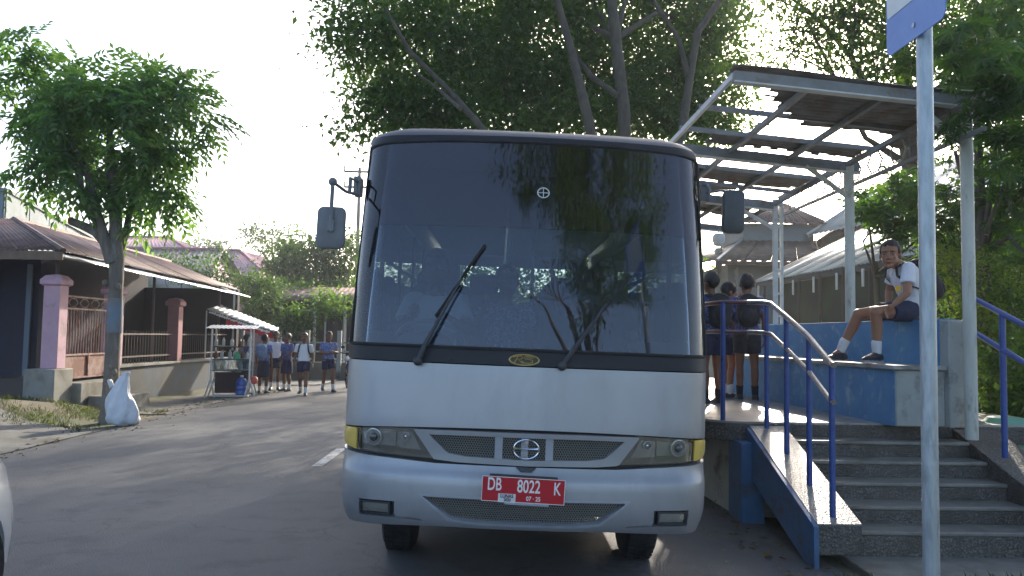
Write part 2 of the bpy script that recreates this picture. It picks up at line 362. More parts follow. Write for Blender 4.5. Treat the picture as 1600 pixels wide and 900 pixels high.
mb = MB(); yb, yt = 5.57, 7.08
mb.hexa([(2.185,yb,-.11),(2.222,yb,-.11),(2.222,yt,.36),(2.185,yt,.36),(2.185,yb,.228),(2.222,yb,.228),(2.222,yt,.738),(2.185,yt,.738)])
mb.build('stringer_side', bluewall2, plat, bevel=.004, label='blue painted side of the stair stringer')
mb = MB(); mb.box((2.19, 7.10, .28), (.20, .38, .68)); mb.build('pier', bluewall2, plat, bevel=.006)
stringer(4.03, 4.42, 'stair_stringer')
mb = MB(); mb.hexa([(2.5,4.9,-.2),(6.5,4.6,-.2),(6.5,6.2,-.2),(2.5,6.2,-.2),(2.5,5.35,-.045),(6.5,5.2,-.045),(6.5,6.2,-.04),(2.5,6.2,-.04)])
mb.build('stair_apron', nosing, plat, bevel=.01)

bench = thing('bench_wall', 'long blue painted masonry bench with high back wall and bare grey end beside the steps', 'bench', (3.6, 9, ZP))
def skbox(x0, x1, y0, y1, z0, z1, mb):
    mb.hexa([q(x0,y0,z0), q(x1,y0,z0), q(x1,y1,z0), q(x0,y1,z0), q(x0,y0,z1), q(x1,y0,z1), q(x1,y1,z1), q(x0,y1,z1)]); return mb
skbox(3.43,3.86,6.90,11.6,ZP,1.265,MB()).build('bench_base', greywall, bench, bevel=.012)
skbox(3.425,3.43,6.915,11.6,ZP,1.262,MB()).build('painted_face', bluewall, bench)
skbox(3.39,3.858,6.86,11.62,1.266,1.305,MB()).build('seat_slab', M('seat_cement', (.36,.37,.36), (.28,.28,.26), s=6, r=.5, c3=(.15,.14,.12), s3=3), bench, bevel=.008)
skbox(3.86,4.0,6.84,11.8,ZP,1.70,MB()).build('back_wall', greywall, bench, bevel=.012)
skbox(3.852,3.862,6.97,11.75,1.3,1.695,MB()).build('painted_face', bluewall, bench)
skbox(3.855,4.005,6.97,11.75,1.697,1.712,MB()).build('wall_coping', bluewall, bench, bevel=.004)

# railings
def railing(name, label, pts, posts, midoff, m_post, m_rail, r=.021):
    t = thing(name, label, 'railing', tuple(posts[0][0]))
    for (a, b) in posts: MB().tube([a, b], r+.003, 12).build('post', m_post, t)
    MB().tube(pts, r+.004, 12).build('top_rail', m_rail, t)
    lo = [Vector(p)-Vector((0,0,midoff)) for p in pts]
    MB().tube(lo, r, 12).build('lower_rail', m_rail, t); return t
tp = [(2.37,5.66,1.34),(2.37,6.12,1.535),(2.37,6.60,1.70),(2.36,7.02,1.835)]
bs_ = [(2.37,5.70,.16),(2.37,6.12,.33),(2.37,6.60,.53),(2.36,7.06,.60)]
V = Vector
posts = [(V(b), V((t[0], b[1], t[2]-.0))) for b, t in zip(bs_, tp)]
posts += [(V((2.02,7.22,ZP-.02)), V((2.02,7.22,1.835))), (V((1.93,8.15,ZP-.02)), V((1.93,8.15,1.835)))]
t = thing('railing', 'blue posted handrail with worn silver top rails going down the left side of the steps', 'railing', (2.37,5.7,.16))
for a, b in posts: MB().tube([a, b], .0215, 12).build('post', bluerail, t)
for dz, r in ((0,.022),(-.265,.018)):
    MB().tube([V((2.37,5.655,1.335+dz)), V(tp[0])+V((0,.04,dz)), V(tp[1])+V((0,0,dz)), V(tp[2])+V((0,0,dz)), V((2.365,6.96,1.82+dz)), V((2.33,7.06,1.835+dz)), V((2.22,7.15,1.838+dz))], r, 12).build('top_rail' if dz == 0 else 'lower_rail', wornrail, t)
    MB().tube([V((2.22,7.15,1.838+dz)), V((2.05,7.20,1.838+dz)), V((1.99,7.4,1.838+dz)), V((1.93,8.15,1.838+dz)), V((1.85,9.6,1.838+dz))], r-.001, 12).build('landing_rail', M('dull_red_brown_rail', (.14,.05,.05), (.08,.04,.07), s=8, r=.35), t)
for z in (0,): MB().tube([(1.85,9.6,ZP-.02),(1.85,9.6,1.84)], .024, 12).build('post', bluerail, t)
t = thing('railing', 'bright blue two bar handrail climbing the right side of the steps beside the shrubs', 'railing', (4.15,6.2,.5))
def atX(px, py, X): v = ray(px, py); return V((0,0,CAMH))+v*(X/v.x)
ra, rb = atX(1525,468,4.05), atX(1600,508,4.05); rsl = (rb.z-ra.z)/(rb.y-ra.y)
def r2(y): return ra.z+rsl*(y-ra.y)
yp = atX(1568,600,4.05).y
for y in (yp, yp-.75): MB().tube([(4.05,y,r2(y)-1.15),(4.05,y,r2(y))], .024, 12).build('post', bluerail, t)
for dz, nm in ((0,'top_rail'),(-.29,'lower_rail')):
    MB().tube([(4.05,ra.y,r2(ra.y)+dz),(4.05,6.1,r2(6.1)+dz),(4.05,5.2,r2(5.2)+dz)], .023, 12).build(nm, bluerail, t)

# ------------------------------------------------------------------ canopy
def rz(x, y): return 3.765-.09*(x-1.95)-.06*(y-6.7)
can = thing('shelter_canopy', 'rusting steel bus shelter canopy with torn corrugated sheets and bare rafters', 'shelter', (3.9, 8.7, ZP))
def onroof(px, py):
    v = ray(px, py); o = V((0,0,CAMH)); # z = 3.78-.09(x-1.95)-.06(y-6.7)
    k = 3.78+.09*1.95+.06*6.7-CAMH; tt = k/(v.z+.09*v.x+.06*v.y); return o+v*tt
creampost = M('cream_post_paint', (.55,.56,.50), (.45,.46,.40), s=6, r=.5, c3=(.22,.17,.10), s3=5, t3=(.56,.72), bump=.2, bs=40, sc=(2,2,.5))
for (x, y, zb) in ((3.97,6.72,.70),(3.83,8.7,ZP)):
    MB().tube([(x,y,zb),(x,y,rz(x,y)-.04)], .052, 16).build('post', creampost, can)
o = MB(); o.box((3.70,10.7,(3.4+ZP)/2),(.055,.06,3.4-ZP)); o.box((3.785,10.7,(3.4+ZP)/2),(.035,.05,3.4-ZP))
for k in range(9): o.box((3.745,10.7,ZP+.3*k+.15),(.06,.04,.03))
o.build('post', white_metal, can)
for y, x0, x1, hgt in ((6.62,1.93,4.12,.10),(8.7,1.95,4.05,.12),(10.7,1.85,3.95,.12),(12.4,1.75,3.85,.1)):
    mb = MB(); a, b = q(x0,y), q(x1,y)
    a.z = rz(a.x,y)-.06; b.z = rz(b.x,y)-.06; mb.bar(a, b, .05, hgt); mb.build('cross_beam', roofsteel, can)
    mb = MB(); mb.bar(a-V((0,0,hgt/2-.005)), b-V((0,0,hgt/2-.005)), .09, .012); mb.build('beam_flange', white_metal, can)
for y in (7.55, 8.2, 9.45, 10.15, 11.5):
    mb = MB(); a, b = q(1.93,y), q(4.0,y); a.z = rz(a.x,y)+.005; b.z = rz(b.x,y)+.005; mb.bar(a, b, .04, .045); mb.build('purlin', roofsteel, can)
for i, x in enumerate((1.95, 2.62, 3.28, 3.92)):
    mb = MB(); a, b = q(x,6.66), q(x,12.6); a.z = rz(a.x,a.y)-.032; b.z = rz(b.x,b.y)-.032
    mb.bar(a, b, .035 if i == 0 else .045, .05); mb.build('rafter', white_metal if i == 0 else roofsteel, can)
for (x, y, dx) in ((3.97,6.72,.42),(3.83,8.7,.48),(3.73,10.7,.62)):
    MB().tube([(x,y,rz(x,y)-.40 if y < 10 else 2.98),(x-dx,y,rz(x-dx,y)-.09)], .028, 10).build('brace', creampost if y < 10 else white_metal, can)
pass
# lattice girder with its hexagon tracery
gx_, y0, y1 = 4.02, 6.2, 11.6
def gp(y, t): return V((3.86+.046*(y-7.2), y, 3.50+.020*(y-7.2)-.28*t))
g1 = MB().bar(gp(y0,0), gp(y1,0), .03, .035).build('girder_chord', roofsteel, can)
g2 = MB().bar(gp(y0,1), gp(y1,1), .03, .035).build('girder_chord', roofsteel, can)
y = y0+.2
while y < y1-.4:
    mb = MB(); h = [(y+.06,.5),(y+.15,.14),(y+.33,.14),(y+.42,.5),(y+.33,.86),(y+.15,.86)]
    for k in range(6): mb.tube([gp(*h[k]), gp(*h[(k+1) % 6])], .010, 5)
    for a, b in (((y+.15,.14),(y+.1,0)),((y+.33,.14),(y+.38,0)),((y+.15,.86),(y+.1,1)),((y+.33,.86),(y+.38,1)),((y+.42,.5),(y+.54,.5)),((y-.0,0),(y,1)),((y,.5),(y+.06,.5))):
        mb.tube([gp(*a), gp(*b)], .007, 5)
    mb.build('tracery', roofsteel, can); y += .54
rust = M('rusted_roof_sheet', (.24,.23,.215), (.15,.145,.135), s=6, r=.55, m=.2, c3=(.17,.11,.07), s3=3, t3=(.5,.66), bump=.3, bs=40)
def inpoly(x, y, P):
    c = False; n = len(P)
    for i in range(n):
        x1, y1 = P[i]; x2, y2 = P[(i+1) % n]
        if (y1 > y) != (y2 > y) and x < (x2-x1)*(y-y1)/(y2-y1)+x1: c = not c
    return c
def roofpiece(poly, lab=None, lift=.018):
    xs = [p[0] for p in poly]; ys = [p[1] for p in poly]; mb = MB(); st = .035; idx = {}
    nx = int((max(xs)-min(xs))/.09)+1; ny = int((max(ys)-min(ys))/.02)+1; vs = []; fs = []
    def vid(i, j):
        if (i, j) not in idx:
            x = min(xs)+i*.09; y = min(ys)+j*.02
            idx[(i, j)] = len(vs); sag = .03*math.sin(x*3.1+y*2)*.5
            vs.append((x, y, rz(x, y)+lift+.012*math.sin(y*2*math.pi/.08)+sag))
        return idx[(i, j)]
    for i in range(nx):
        for j in range(ny):
            cx, cy = min(xs)+(i+.5)*.09, min(ys)+(j+.5)*.02
            if inpoly(cx+.03*math.sin(cy*23)+.02*math.sin(cy*61), cy+.02*math.sin(cx*31), poly): fs.append((vid(i,j), vid(i+1,j), vid(i+1,j+1), vid(i,j+1)))
    mb.add(vs, fs); o = mb.build('roof_sheet', rust, can, smooth=180, label=lab)
    s_ = o.modifiers.new('thick', 'SOLIDIFY'); s_.thickness = .003; return o
big = [tuple(onroof(*p)[:2]) for p in ((1140,104),(1192,124),(1196,136),(1207,153),(1232,175),(1260,194),(1327,205),(1354,205),(1393,213))]
roofpiece([(1.93,6.56),(1.93,6.74),(2.5,6.74)] + big[2:] + [(4.0,8.12),(4.2,8.0),(4.25,6.56)], 'large torn corrugated sheet with a ragged left edge')
roofpiece([(2.2,8.24),(3.3,8.22),(3.85,8.26),(3.85,8.55),(3.2,8.62),(2.25,8.58)])
roofpiece([(1.8,8.86),(2.3,8.84),(2.25,8.98),(1.8,8.98)])
roofpiece([(1.75,9.52),(3.75,9.50),(3.75,9.98),(2.9,10.05),(2.3,9.98),(1.75,10.0)])
roofpiece([(1.7,10.22),(3.0,10.2),(3.05,10.5),(2.2,10.62),(1.7,10.6)])
roofpiece([(1.6,10.8),(3.6,10.8),(3.5,12.0),(2.9,11.7),(2.4,12.3),(1.6,12.2)])

# ------------------------------------------------------------------ sign pole
sp = thing('road_sign', 'tall galvanised pole carrying a blue sign board with white panel in front of the steps', 'sign', (1.67,3.1,-.1))
MB().tube([(1.665,3.1,-.15),(1.668,3.1,1.5),(1.672,3.1,3.3)], .030, 20).build('pole', galv, sp)
signblue = M('faded_blue_sign', (.06,.18,.50), (.09,.23,.55), s=5, r=.4, c3=(.16,.28,.52), s3=4, t3=(.55,.75))
signwhite = M('sign_white', (.62,.66,.66), (.56,.60,.60), s=6, r=.45)
def rrect(y0, y1, z0, z1, r, x):
    out = []
    for cy, cz, a0 in ((y1-r,z0+r,-90),(y1-r,z1-r,0),(y0+r,z1-r,90),(y0+r,z0+r,180)):
        for k in range(6): a = R(a0+18*k); out.append((x, cy+r*math.cos(a), cz+r*math.sin(a)))
    return out
MB().prism(rrect(2.875,3.325,2.705,3.30,.035,1.630), (.004,0,0), (0,0,0)).build('sign_board', signblue, sp)
MB().prism(rrect(2.925,3.312,2.865,3.25,.012,1.6275), (.0022,0,0), (0,0,0)).build('white_panel', signwhite, sp)
for y, z in ((3.1,2.76),(3.1,3.275)): MB().tube([(1.6255,y,z),(1.645,y,z)], .010, 12).build('rivet', galv, sp)
MB().box((1.642,3.1,2.80),(.02,.075,.03)).build('clamp', galv, sp)

# ------------------------------------------------------------------ the bus
BX, BY, BT = .14, 4.35, R(1.4)
bus = thing('bus', 'silver minibus parked head on with red licence plate and big dark windscreen', 'bus', (BX, BY, 0), rot=(0, BT, 0))
PZ = [.43,.49,.56,.66,.735,.765,.80,.86,1.0,1.33,1.42,1.7,2.0,2.3,2.5,2.66,2.75]
PY = [.035,-.01,-.026,-.030,-.024,.0,.012,.012,.0,.022,.04,.10,.175,.255,.31,.35,.40]
PW = [1.0,1.015,1.03,1.034,1.034,1.034,1.034,1.035,1.036,1.038,1.038,1.038,1.037,1.036,1.034,1.03,1.015]
def cr(z, T): return float(np.interp(z, PZ, T))
RC, QA = .26, .13
def S(u, z, off=0.0):
    "point on the rounded nose: u runs along the surface from the middle to the side"
    s = 1 if u >= 0 else -1; u = abs(u); Wd = cr(z, PW); y0 = cr(z, PY)
    xc = Wd-RC
    for _ in range(2): th0 = math.atan(2*QA*xc); xc = Wd-RC*(1-math.sin(th0))
    if u <= xc: x, y, th = u, QA*u*u, math.atan(2*QA*u)
    else:
        th = th0+(u-xc)/RC; yc = QA*xc*xc
        if th <= math.pi/2: x = xc+RC*(math.sin(th)-math.sin(th0)); y = yc+RC*(math.cos(th0)-math.cos(th))
        else: x = Wd; y = yc+RC*math.cos(th0)+(th-math.pi/2)*RC; th = math.pi/2
    dz = (cr(z+.01, PY)-cr(z-.01, PY))/.02*math.cos(th)
    n = Vector((math.sin(th), -math.cos(th), dz)).normalized()
    p = Vector((x, y+y0, z))+n*off; p.x *= s; return p
WB = Matrix.LocRotScale(bus.location, bus.rotation_euler, None)
WBi = WB.inverted()
def bf(px, py, off=0.0):
    "(u, z) on the nose that a pixel of the photograph shows"
    o = WBi @ Vector((0,0,CAMH)); d = WBi.to_3x3() @ ray(px, py); y = 0.1
    for _ in range(14):
        t = (y-o.y)/d.y; p = o+d*t; Wd = cr(p.z, PW); xa = min(abs(p.x), Wd-.001); xc = Wd-RC
        for _ in range(2): th0 = math.atan(2*QA*xc); xc = Wd-RC*(1-math.sin(th0))
        if xa <= xc: yy = QA*xa*xa; u = xa
        else:
            th = math.asin(min(1, (xa-xc)/RC+math.sin(th0))); yy = QA*xc*xc+RC*(math.cos(th0)-math.cos(th)); u = xc+(th-th0)*RC
        y = .5*y+.5*(yy+cr(p.z, PY)-off)
    return (math.copysign(u, p.x), p.z)
def polyint(pl, n):
    pts = [Vector((*p, 0)) for p in pl]; d = [0]
    for a, b in zip(pts, pts[1:]): d.append(d[-1]+(b-a).length)
    return [(float(np.interp(d[-1]*k/n, d, [p.x for p in pts])), float(np.interp(d[-1]*k/n, d, [p.y for p in pts]))) for k in range(n+1)]
def patch(top, bot, nu, nz, off=0.0, th=.01, name='panel', m=None, parent=None, closed=False, bulge=0, bevel=0, label=None, build=True, smooth=35, kind=None):
    T = polyint(top, nu); B = polyint(bot, nu); mb = MB(local=True)
    F = []; K = []
    for j in range(nz+1):
        v = j/nz
        for i in range(nu+1):
            u = T[i][0]*(1-v)+B[i][0]*v; z = T[i][1]*(1-v)+B[i][1]*v
            e = bulge*(1-(2*v-1)**4)*(1-(2*i/nu-1)**4) if bulge else 0
            F.append(S(u, z, off+e)); K.append(S(u, z, off-th))
    n = nu+1; o = len(F); fs = []
    for j in range(nz):
        for i in range(nu):
            a, b, c, d = j*n+i, j*n+i+1, (j+1)*n+i+1, (j+1)*n+i
            fs += [(a,b,c,d), (d+o,c+o,b+o,a+o)]
    for i in range(nu):
        for j in (0, nz): fs.append((j*n+i, j*n+i+1, j*n+i+1+o, j*n+i+o))
    if not closed:
        for j in range(nz):
            for i in (0, nu): fs.append((j*n+i, (j+1)*n+i, (j+1)*n+i+o, j*n+i+o))
    mb.add(F+K, fs)
    return mb.build(name, m, parent or bus, smooth=smooth, bevel=bevel, label=label, kind=kind) if build else mb
UM = 1.30
def strip(z1, z0, nz, **k): return patch([(-UM, z1), (UM, z1)], [(-UM, z0), (UM, z0)], 96, nz, **k)
# front panel below the windscreen: its lower edge droops towards the corners
def lowedge(u): return 1.0-.030*min(1.2, abs(u))**2
us = [UM*(-1+2*k/40) for k in range(41)]
patch([(u, 1.335) for u in us], [(u, lowedge(u)) for u in us], 96, 10, th=.02, name='front_panel', m=silver)
patch([(u, 1.425) for u in us], [(u, 1.341-.012*(1-(u/UM)**2)*0) for u in us], 96, 5, off=.004, th=.03, name='cowl', m=blackp, label='black band below the windscreen')
strip(1.02, .76, 6, off=-.045, th=.01, name='nose_backing', m=darkmetal)
# headlamps, amber corner lamps, grille frame
for s in (-1, 1):
    def sy(pl): return [(s*a, b) for a, b in pl]
    def le(u, d=.012): return lowedge(u)-d
    patch(sy([(.952, le(.95)), (1.235, le(1.05))]), sy([(.952, .846), (1.235, .872)]), 14, 6, off=-.001, th=.03, name='corner_lamp', m=yellowl, bulge=.006,
          label=None if s < 0 else 'amber corner lamp with a dark cracked mark')
    hl = patch(sy([(.60, le(.6)), (.8, le(.8)), (.945, le(.95))]), sy([(.485, .822), (.75, .832), (.945, .846)]), 16, 6, off=-.034, th=.006, name='headlight', m=lampdark)
    patch(sy([(.72, le(.74)-.02), (.93, le(.93)-.02)]), sy([(.72, .872), (.93, .878)]), 10, 5, off=-.024, th=.004, name='reflector', m=lampback, parent=hl)
    patch(sy([(.63, le(.62)-.02), (.71, le(.71)-.02)]), sy([(.575, .86), (.71, .868)]), 8, 5, off=-.026, th=.004, name='reflector', m=lampback, parent=hl)
    for (u, z, r, m_) in ((.84, .920, .043, lampback), (.66, .932, .022, lampback)):
        c = S(s*u, z, -.018); nn = (S(s*u, z, .02)-S(s*u, z, -.02)).normalized(); mb = MB(local=True)
        a = nn.orthogonal().normalized(); b_ = nn.cross(a)
        prof = [(r*1.12,0),(r*1.12,.014),(r*.98,.016),(r*.86,.010),(r*.55,.004),(r*.3,.012),(.001,.015)]
        rings = [[c+a*(rr_*math.cos(k*math.pi/10))+b_*(rr_*math.sin(k*math.pi/10))+nn*h_ for k in range(20)] for rr_, h_ in prof]
        mb.cur = 0; mb.loft(rings); mb.build('lamp_ring', m_, hl)
        mb = MB(local=True); mb.ell(c+nn*.012, (r*.55, r*.35, r*.55), 14, 8); mb.build('bulb_lens', M('projector_lens', (.05,.055,.06), r=.08, spec=.9) if r > .03 else chrome, hl)
    patch(sy([(.605, le(.6)-.002), (.8, le(.8)-.002), (.943, le(.943)-.002)]), sy([(.49, .824), (.75, .834), (.943, .848)]), 16, 6, off=-.002, th=.004, name='lens', m=lens_m, parent=hl, bulge=.004)
outer = [(-.615,.978), (-.3,.982), (.3,.982), (.615,.978), (.50,.822), (.38,.812), (0,.806), (-.38,.812), (-.50,.822), (-.615,.978)]
inner = [(-.53,.953), (-.3,.957), (.3,.957), (.53,.953), (.425,.858), (.33,.845), (0,.836), (-.33,.845), (-.425,.858), (-.53,.953)]
patch(outer, inner, 120, 2, off=.006, th=.03, name='grille_frame', m=silver, closed=True, smooth=50)
def hexmesh(name, inside, z0, z1, u0, u1, p, off, w=.0018):
    mb = MB(local=True); hgt = p*.62; rows = int((z1-z0)/(hgt*1.5))+2; cols = int((u1-u0)/p)+2
    seen = set()
    def vtx(a, b): return (round(a, 4), round(b, 4))
    for j in range(rows):
        for i in range(cols):
            cu = u0+(i+(j % 2)*.5)*p; cz = z0+j*hgt*1.45
            if not inside(cu, cz): continue
            h = [(cu+p/2*math.cos(a)*1.0, cz+hgt*math.sin(a)*.95) for a in (R(30),R(90),R(150),R(210),R(270),R(330))]
            for k in range(6):
                e = tuple(sorted((vtx(*h[k]), vtx(*h[(k+1) % 6]))))
                if e in seen: continue
                seen.add(e); A = S(h[k][0], h[k][1], off); B = S(h[(k+1)%6][0], h[(k+1)%6][1], off)
                d = (B-A).normalized(); n_ = Vector((0,-1,0)); sd = d.cross(n_).normalized()*w
                mb.add([A-sd, A+sd, B+sd, B-sd, A-sd+V((0,.004,0)), A+sd+V((0,.004,0)), B+sd+V((0,.004,0)), B-sd+V((0,.004,0))], [(0,1,2,3),(0,4,5,1),(2,6,7,3),(1,5,6,2),(0,3,7,4)])
    return mb.build(name, gmesh, bus, smooth=0, kind='stuff', fix=False)
inn = inner[:-1]
hexmesh('grille_mesh', lambda u, z: inpoly(u, z, inn), .835, .958, -.53, .53, .0135, -.022, .0014)
for u, w in ((-.152,.042), (.122,.042), (-.012,.038)):
    patch([(u-w/2,.958),(u+w/2,.958)], [(u-w/2,.836),(u+w/2,.836)], 2, 2, off=-.010, th=.008, name='grille_bar', m=silver_dull)
em = MB(local=True)
def ellring(cu, cz, a, b, off, r, n=28):
    pts = [S(cu+a*math.cos(2*math.pi*k/n), cz+b*math.sin(2*math.pi*k/n), off) for k in range(n)]; rings = []
    for k in range(n):
        d = (pts[(k+1)%n]-pts[k-1]).normalized(); n_ = V((0,-1,0)); sd = d.cross(n_).normalized()
        rings.append([pts[k]+sd*(r*math.cos(t))+n_*(r*math.sin(t)) for t in [2*math.pi*q_/8 for q_ in range(8)]])
    rings.append(rings[0]); return rings
em.loft(ellring(-.004,.897,.068,.052,.008,.0055), cap=False)
ca, cb = S(-.068,.900,.012), S(.060,.900,.012); mid = (ca+cb)/2
em.tube([ca, ca*.8+cb*.2, mid, ca*.2+cb*.8, cb], [.012,.006,.0035,.006,.012], 8)
em.box(S(-.004,.935,.006), (.022,.008,.022)); em.box(S(-.004,.862,.006), (.022,.008,.022))
em.build('badge', chrome, bus, label='round chrome maker badge with a cross bar in the grille')

# bumper: one thick curved shell cut for the lower grille and the fog lamp pockets
zb = [.468,.485,.51,.56,.62,.68,.72,.74,.755,.775,.80]
T = []
mb = MB(local=True); nu = 110; F = []; K = []
for z in reversed(zb):
    lift = 0
    for i in range(nu+1):
        u = UM*(-1+2*i/nu); zz = z-(.035*max(0,(abs(u)-.45)/.85) if z < .5 else 0)
        if z == .80: zz = .800+.045*max(0, (abs(u)-.5)/.8)**1.0
        if z == .775: zz = .777+.03*max(0, (abs(u)-.5)/.8)
        F.append(S(u, zz)); K.append(S(u, zz, -.05))
n = nu+1; o_ = len(F); fs = []
for j in range(len(zb)-1):
    for i in range(nu):
        a, b, c, d = j*n+i, j*n+i+1, (j+1)*n+i+1, (j+1)*n+i; fs += [(a,b,c,d),(d+o_,c+o_,b+o_,a+o_)]
for i in range(nu):
    for j in (0, len(zb)-1): fs.append((j*n+i, j*n+i+1, j*n+i+1+o_, j*n+i+o_))
for j in range(len(zb)-1):
    for i in (0, nu): fs.append((j*n+i, (j+1)*n+i, (j+1)*n+i+o_, j*n+i+o_))
mb.add(F+K, fs)
bumper = mb.build('bumper', silver, bus, smooth=40)
cut = MB(local=True)
lg_t = [(-.56,.632), (.56,.632)]; lg_b = [(-.40,.510), (-.25,.495), (.25,.495), (.40,.510)]
c1 = patch(lg_t, lg_b, 40, 3, off=.05, th=.15, build=False)
cutters = [c1]
for s in (-1, 1):
    cutters.append(patch([(s*.70,.590),(s*.905,.590)], [(s*.70,.500),(s*.905,.500)], 8, 2, off=.05, th=.09, build=False))
    cutters.append(patch([(s*.56,.502),(s*.71,.520)], [(s*.54,.492),(s*.71,.500)], 8, 2, off=.05, th=.07, build=False))
for c in cutters:
    co = c.build('bumper_cut', silver, bus)
    bo = bumper.modifiers.new('cut', 'BOOLEAN'); bo.object = co; bo.solver = 'EXACT'
dg = bpy.context.evaluated_depsgraph_get()
me2 = bpy.data.meshes.new_from_object(bumper.evaluated_get(dg)); bumper.modifiers.clear(); bumper.data = me2
me2.polygons.foreach_set('use_smooth', [True]*len(me2.polygons)); me2.set_sharp_from_angle(angle=R(32))
for o in [o for o in bus.children if o.name.startswith('bumper_cut')]: bpy.data.objects.remove(o)
lgp = [(-.56,.632), (.56,.632), (.40,.510), (.25,.495), (-.25,.495), (-.40,.510)]
hexmesh('bumper_mesh', lambda u, z: inpoly(u, z, lgp), .49, .635, -.56, .56, .0135, -.030, .0014)
patch([(-.60,.65),(.60,.65)], [(-.45,.48),(.45,.48)], 30, 2, off=-.09, th=.01, name='radiator', m=darkmetal)
patch([(-.575,.640)]+[(-.3,.64),(.3,.64)]+[(.575,.640),(.41,.503),(.25,.488),(-.25,.488),(-.41,.503),(-.575,.640)],
      [(-.548,.628),(-.3,.628),(.3,.628),(.548,.628),(.395,.516),(.25,.501),(-.25,.501),(-.395,.516),(-.548,.628)], 90, 1, off=.001, th=.05, name='mesh_surround', m=silver_dull, closed=True)
for s in (-1, 1):
    fl = patch([(s*.705,0.587),(s*.90,0.587)], [(s*.705,0.501),(s*.90,0.501)], 8, 2, off=-.036, th=.01, name='fog_lamp', m=blackm)
    patch([(s*.735,0.570),(s*.895,0.570)], [(s*.735,0.517),(s*.895,0.517)], 8, 3, off=-.022, th=.012, name='reflector', m=lampback, parent=fl)
    patch([(s*.73,0.574),(s*.90,0.574)], [(s*.73,0.513),(s*.90,0.513)], 8, 3, off=-.012, th=.003, name='lens', m=lens_m, parent=fl, bulge=.004)
    patch([(s*.725,0.582),(s*.725,0.582),(s*.905,0.582),(s*.905,0.508),(s*.725,0.508),(s*.725,0.582)], [(s*.735,0.572),(s*.735,0.572),(s*.895,0.572),(s*.895,0.517),(s*.735,0.517),(s*.735,0.572)], 40, 1, off=-.006, th=.03, name='bezel', m=blackm, parent=fl, closed=True)
    c = S(s*.10, .46, .0)
# the slot over the plate and the tow notch
patch([(-.055,.80),(.055,.80)], [(-.03,.775),(.03,.775)], 6, 2, off=.012, th=.02, name='tow_cover', m=blackm)
# licence plate
pu, pz = bf(817.5, 765.5)
plr = Euler((R(2), R(1.3), 0)).to_matrix()
plate = MB(local=True); pc = S(pu, pz, .022); plate.box(pc, (.440, .004, .132), plr); plate = plate.build('licence_plate', redplate, bus, bevel=.0015)
MB(local=True).box(pc+V((0,.008,.0)), (.40,.01,.10)).build('plate_bracket', blackm, bus)
mb = MB(local=True); mb.box(pc+V((.0,.004,.071)), (.36,.010,.012), plr); mb.build('plate_bracket', blackm, bus)
mb = MB(local=True); mb.box(pc+V((.02,.004,-.073)), (.235,.008,.012), plr); mb.build('plate_bracket', silver_dull, bus)
mb = MB(local=True)
for dx, dz, w, h in ((0,.0645,.440,.003),(0,-.0645,.440,.003),(-.2185,0,.003,.132),(.2185,0,.003,.132)):
    mb.box(pc+plr @ V((dx,-.003,dz)), (w,.0015,h), plr)
mb.build('plate_border', white_txt, plate)
def text(body, name, loc, size, m, parent, rot=(math.pi/2,0,0), sx=1.0, ext=.0008, shear=0, bold=0, local=None):
    cu = bpy.data.curves.new(name, 'FONT'); cu.body = body; cu.size = size; cu.extrude = ext; cu.offset = bold; cu.shear = shear
    cu.align_x = 'CENTER'; cu.align_y = 'CENTER'
    to = bpy.data.objects.new(name+'_tmp', cu); COL.objects.link(to); bpy.context.view_layer.update()
    me = bpy.data.meshes.new_from_object(to.evaluated_get(bpy.context.evaluated_depsgraph_get())); bpy.data.objects.remove(to)
    me.materials.clear(); me.materials.append(m)
    mt = Matrix.Translation(loc) @ (rot.to_4x4() if isinstance(rot, Matrix) else Euler(rot).to_matrix().to_4x4()) @ Matrix.Diagonal((sx, 1, 1, 1))
    me.transform(mt); o = bpy.data.objects.new(name, me); COL.objects.link(o); o.parent = parent; return o
prm = plr @ Euler((math.pi/2,0,0)).to_matrix()
def ptext(s_, dx, dz, size, sx, m=white_txt, bold=.0012, name='plate_characters'):
    return text(s_, name, pc+plr @ V((dx,-.0028,dz)), size, m, plate, prm, sx, bold=bold)
ptext('DB', -.154, .022, .094, .62); ptext('8022', .028, .018, .094, .66); ptext('K', .178, .014, .094, .62)
ptext('07 · 25', .055, -.043, .032, .85, bold=.0006, name='plate_date')
mb = MB(local=True); mb.box(pc+plr @ V((-.085,-.0028,-.045)), (.092,.001,.046), plr); st = mb.build('sticker', sticker, plate)
ptext('LUNAS', -.085, -.035, .026, .85, ink, .0008, 'sticker_lettering').location.y = -.0012
ptext('2020', -.082, -.055, .022, .85, ink, .0006, 'sticker_lettering').location.y = -.0012

# gold oval emblem on the cowl
eu, ez = bf(819, 563)
mb = MB(local=True); ec = S(eu, ez, .006); rings = []
patch([(eu-.083+.0,ez)]*1+[(eu-.083*math.cos(t), ez+.030*math.sin(t)) for t in [math.pi*k/16 for k in range(17)]], [(eu-.083,ez)]+[(eu-.083*math.cos(t), ez-.030*math.sin(t)) for t in [math.pi*k/16 for k in range(17)]], 32, 4, off=.006, th=.004, name='oval_emblem', m=brownback, label='oval gold emblem with entwined letters R and S')
emb = [o for o in bus.children if o.name.startswith('oval_emblem')][0]
mb.loft(ellring(eu, ez, .080, .0285, .009, .0042, 36), cap=False); mb.build('emblem_ring', gold, emb)
def stroke(pl, r): 
    MB(local=True).tube([S(eu+a, ez+b, .010) for a, b in pl], r, 6).build('emblem_letter', gold, emb)
stroke([(-.058,.012),(-.048,.018),(-.034,.019),(-.040,.006),(-.047,-.008),(-.056,-.017)], .0026)
stroke([(-.034,.019),(-.016,.021),(-.008,.012),(-.018,.004),(-.034,.002),(-.022,-.008),(-.006,-.019)], .0024)
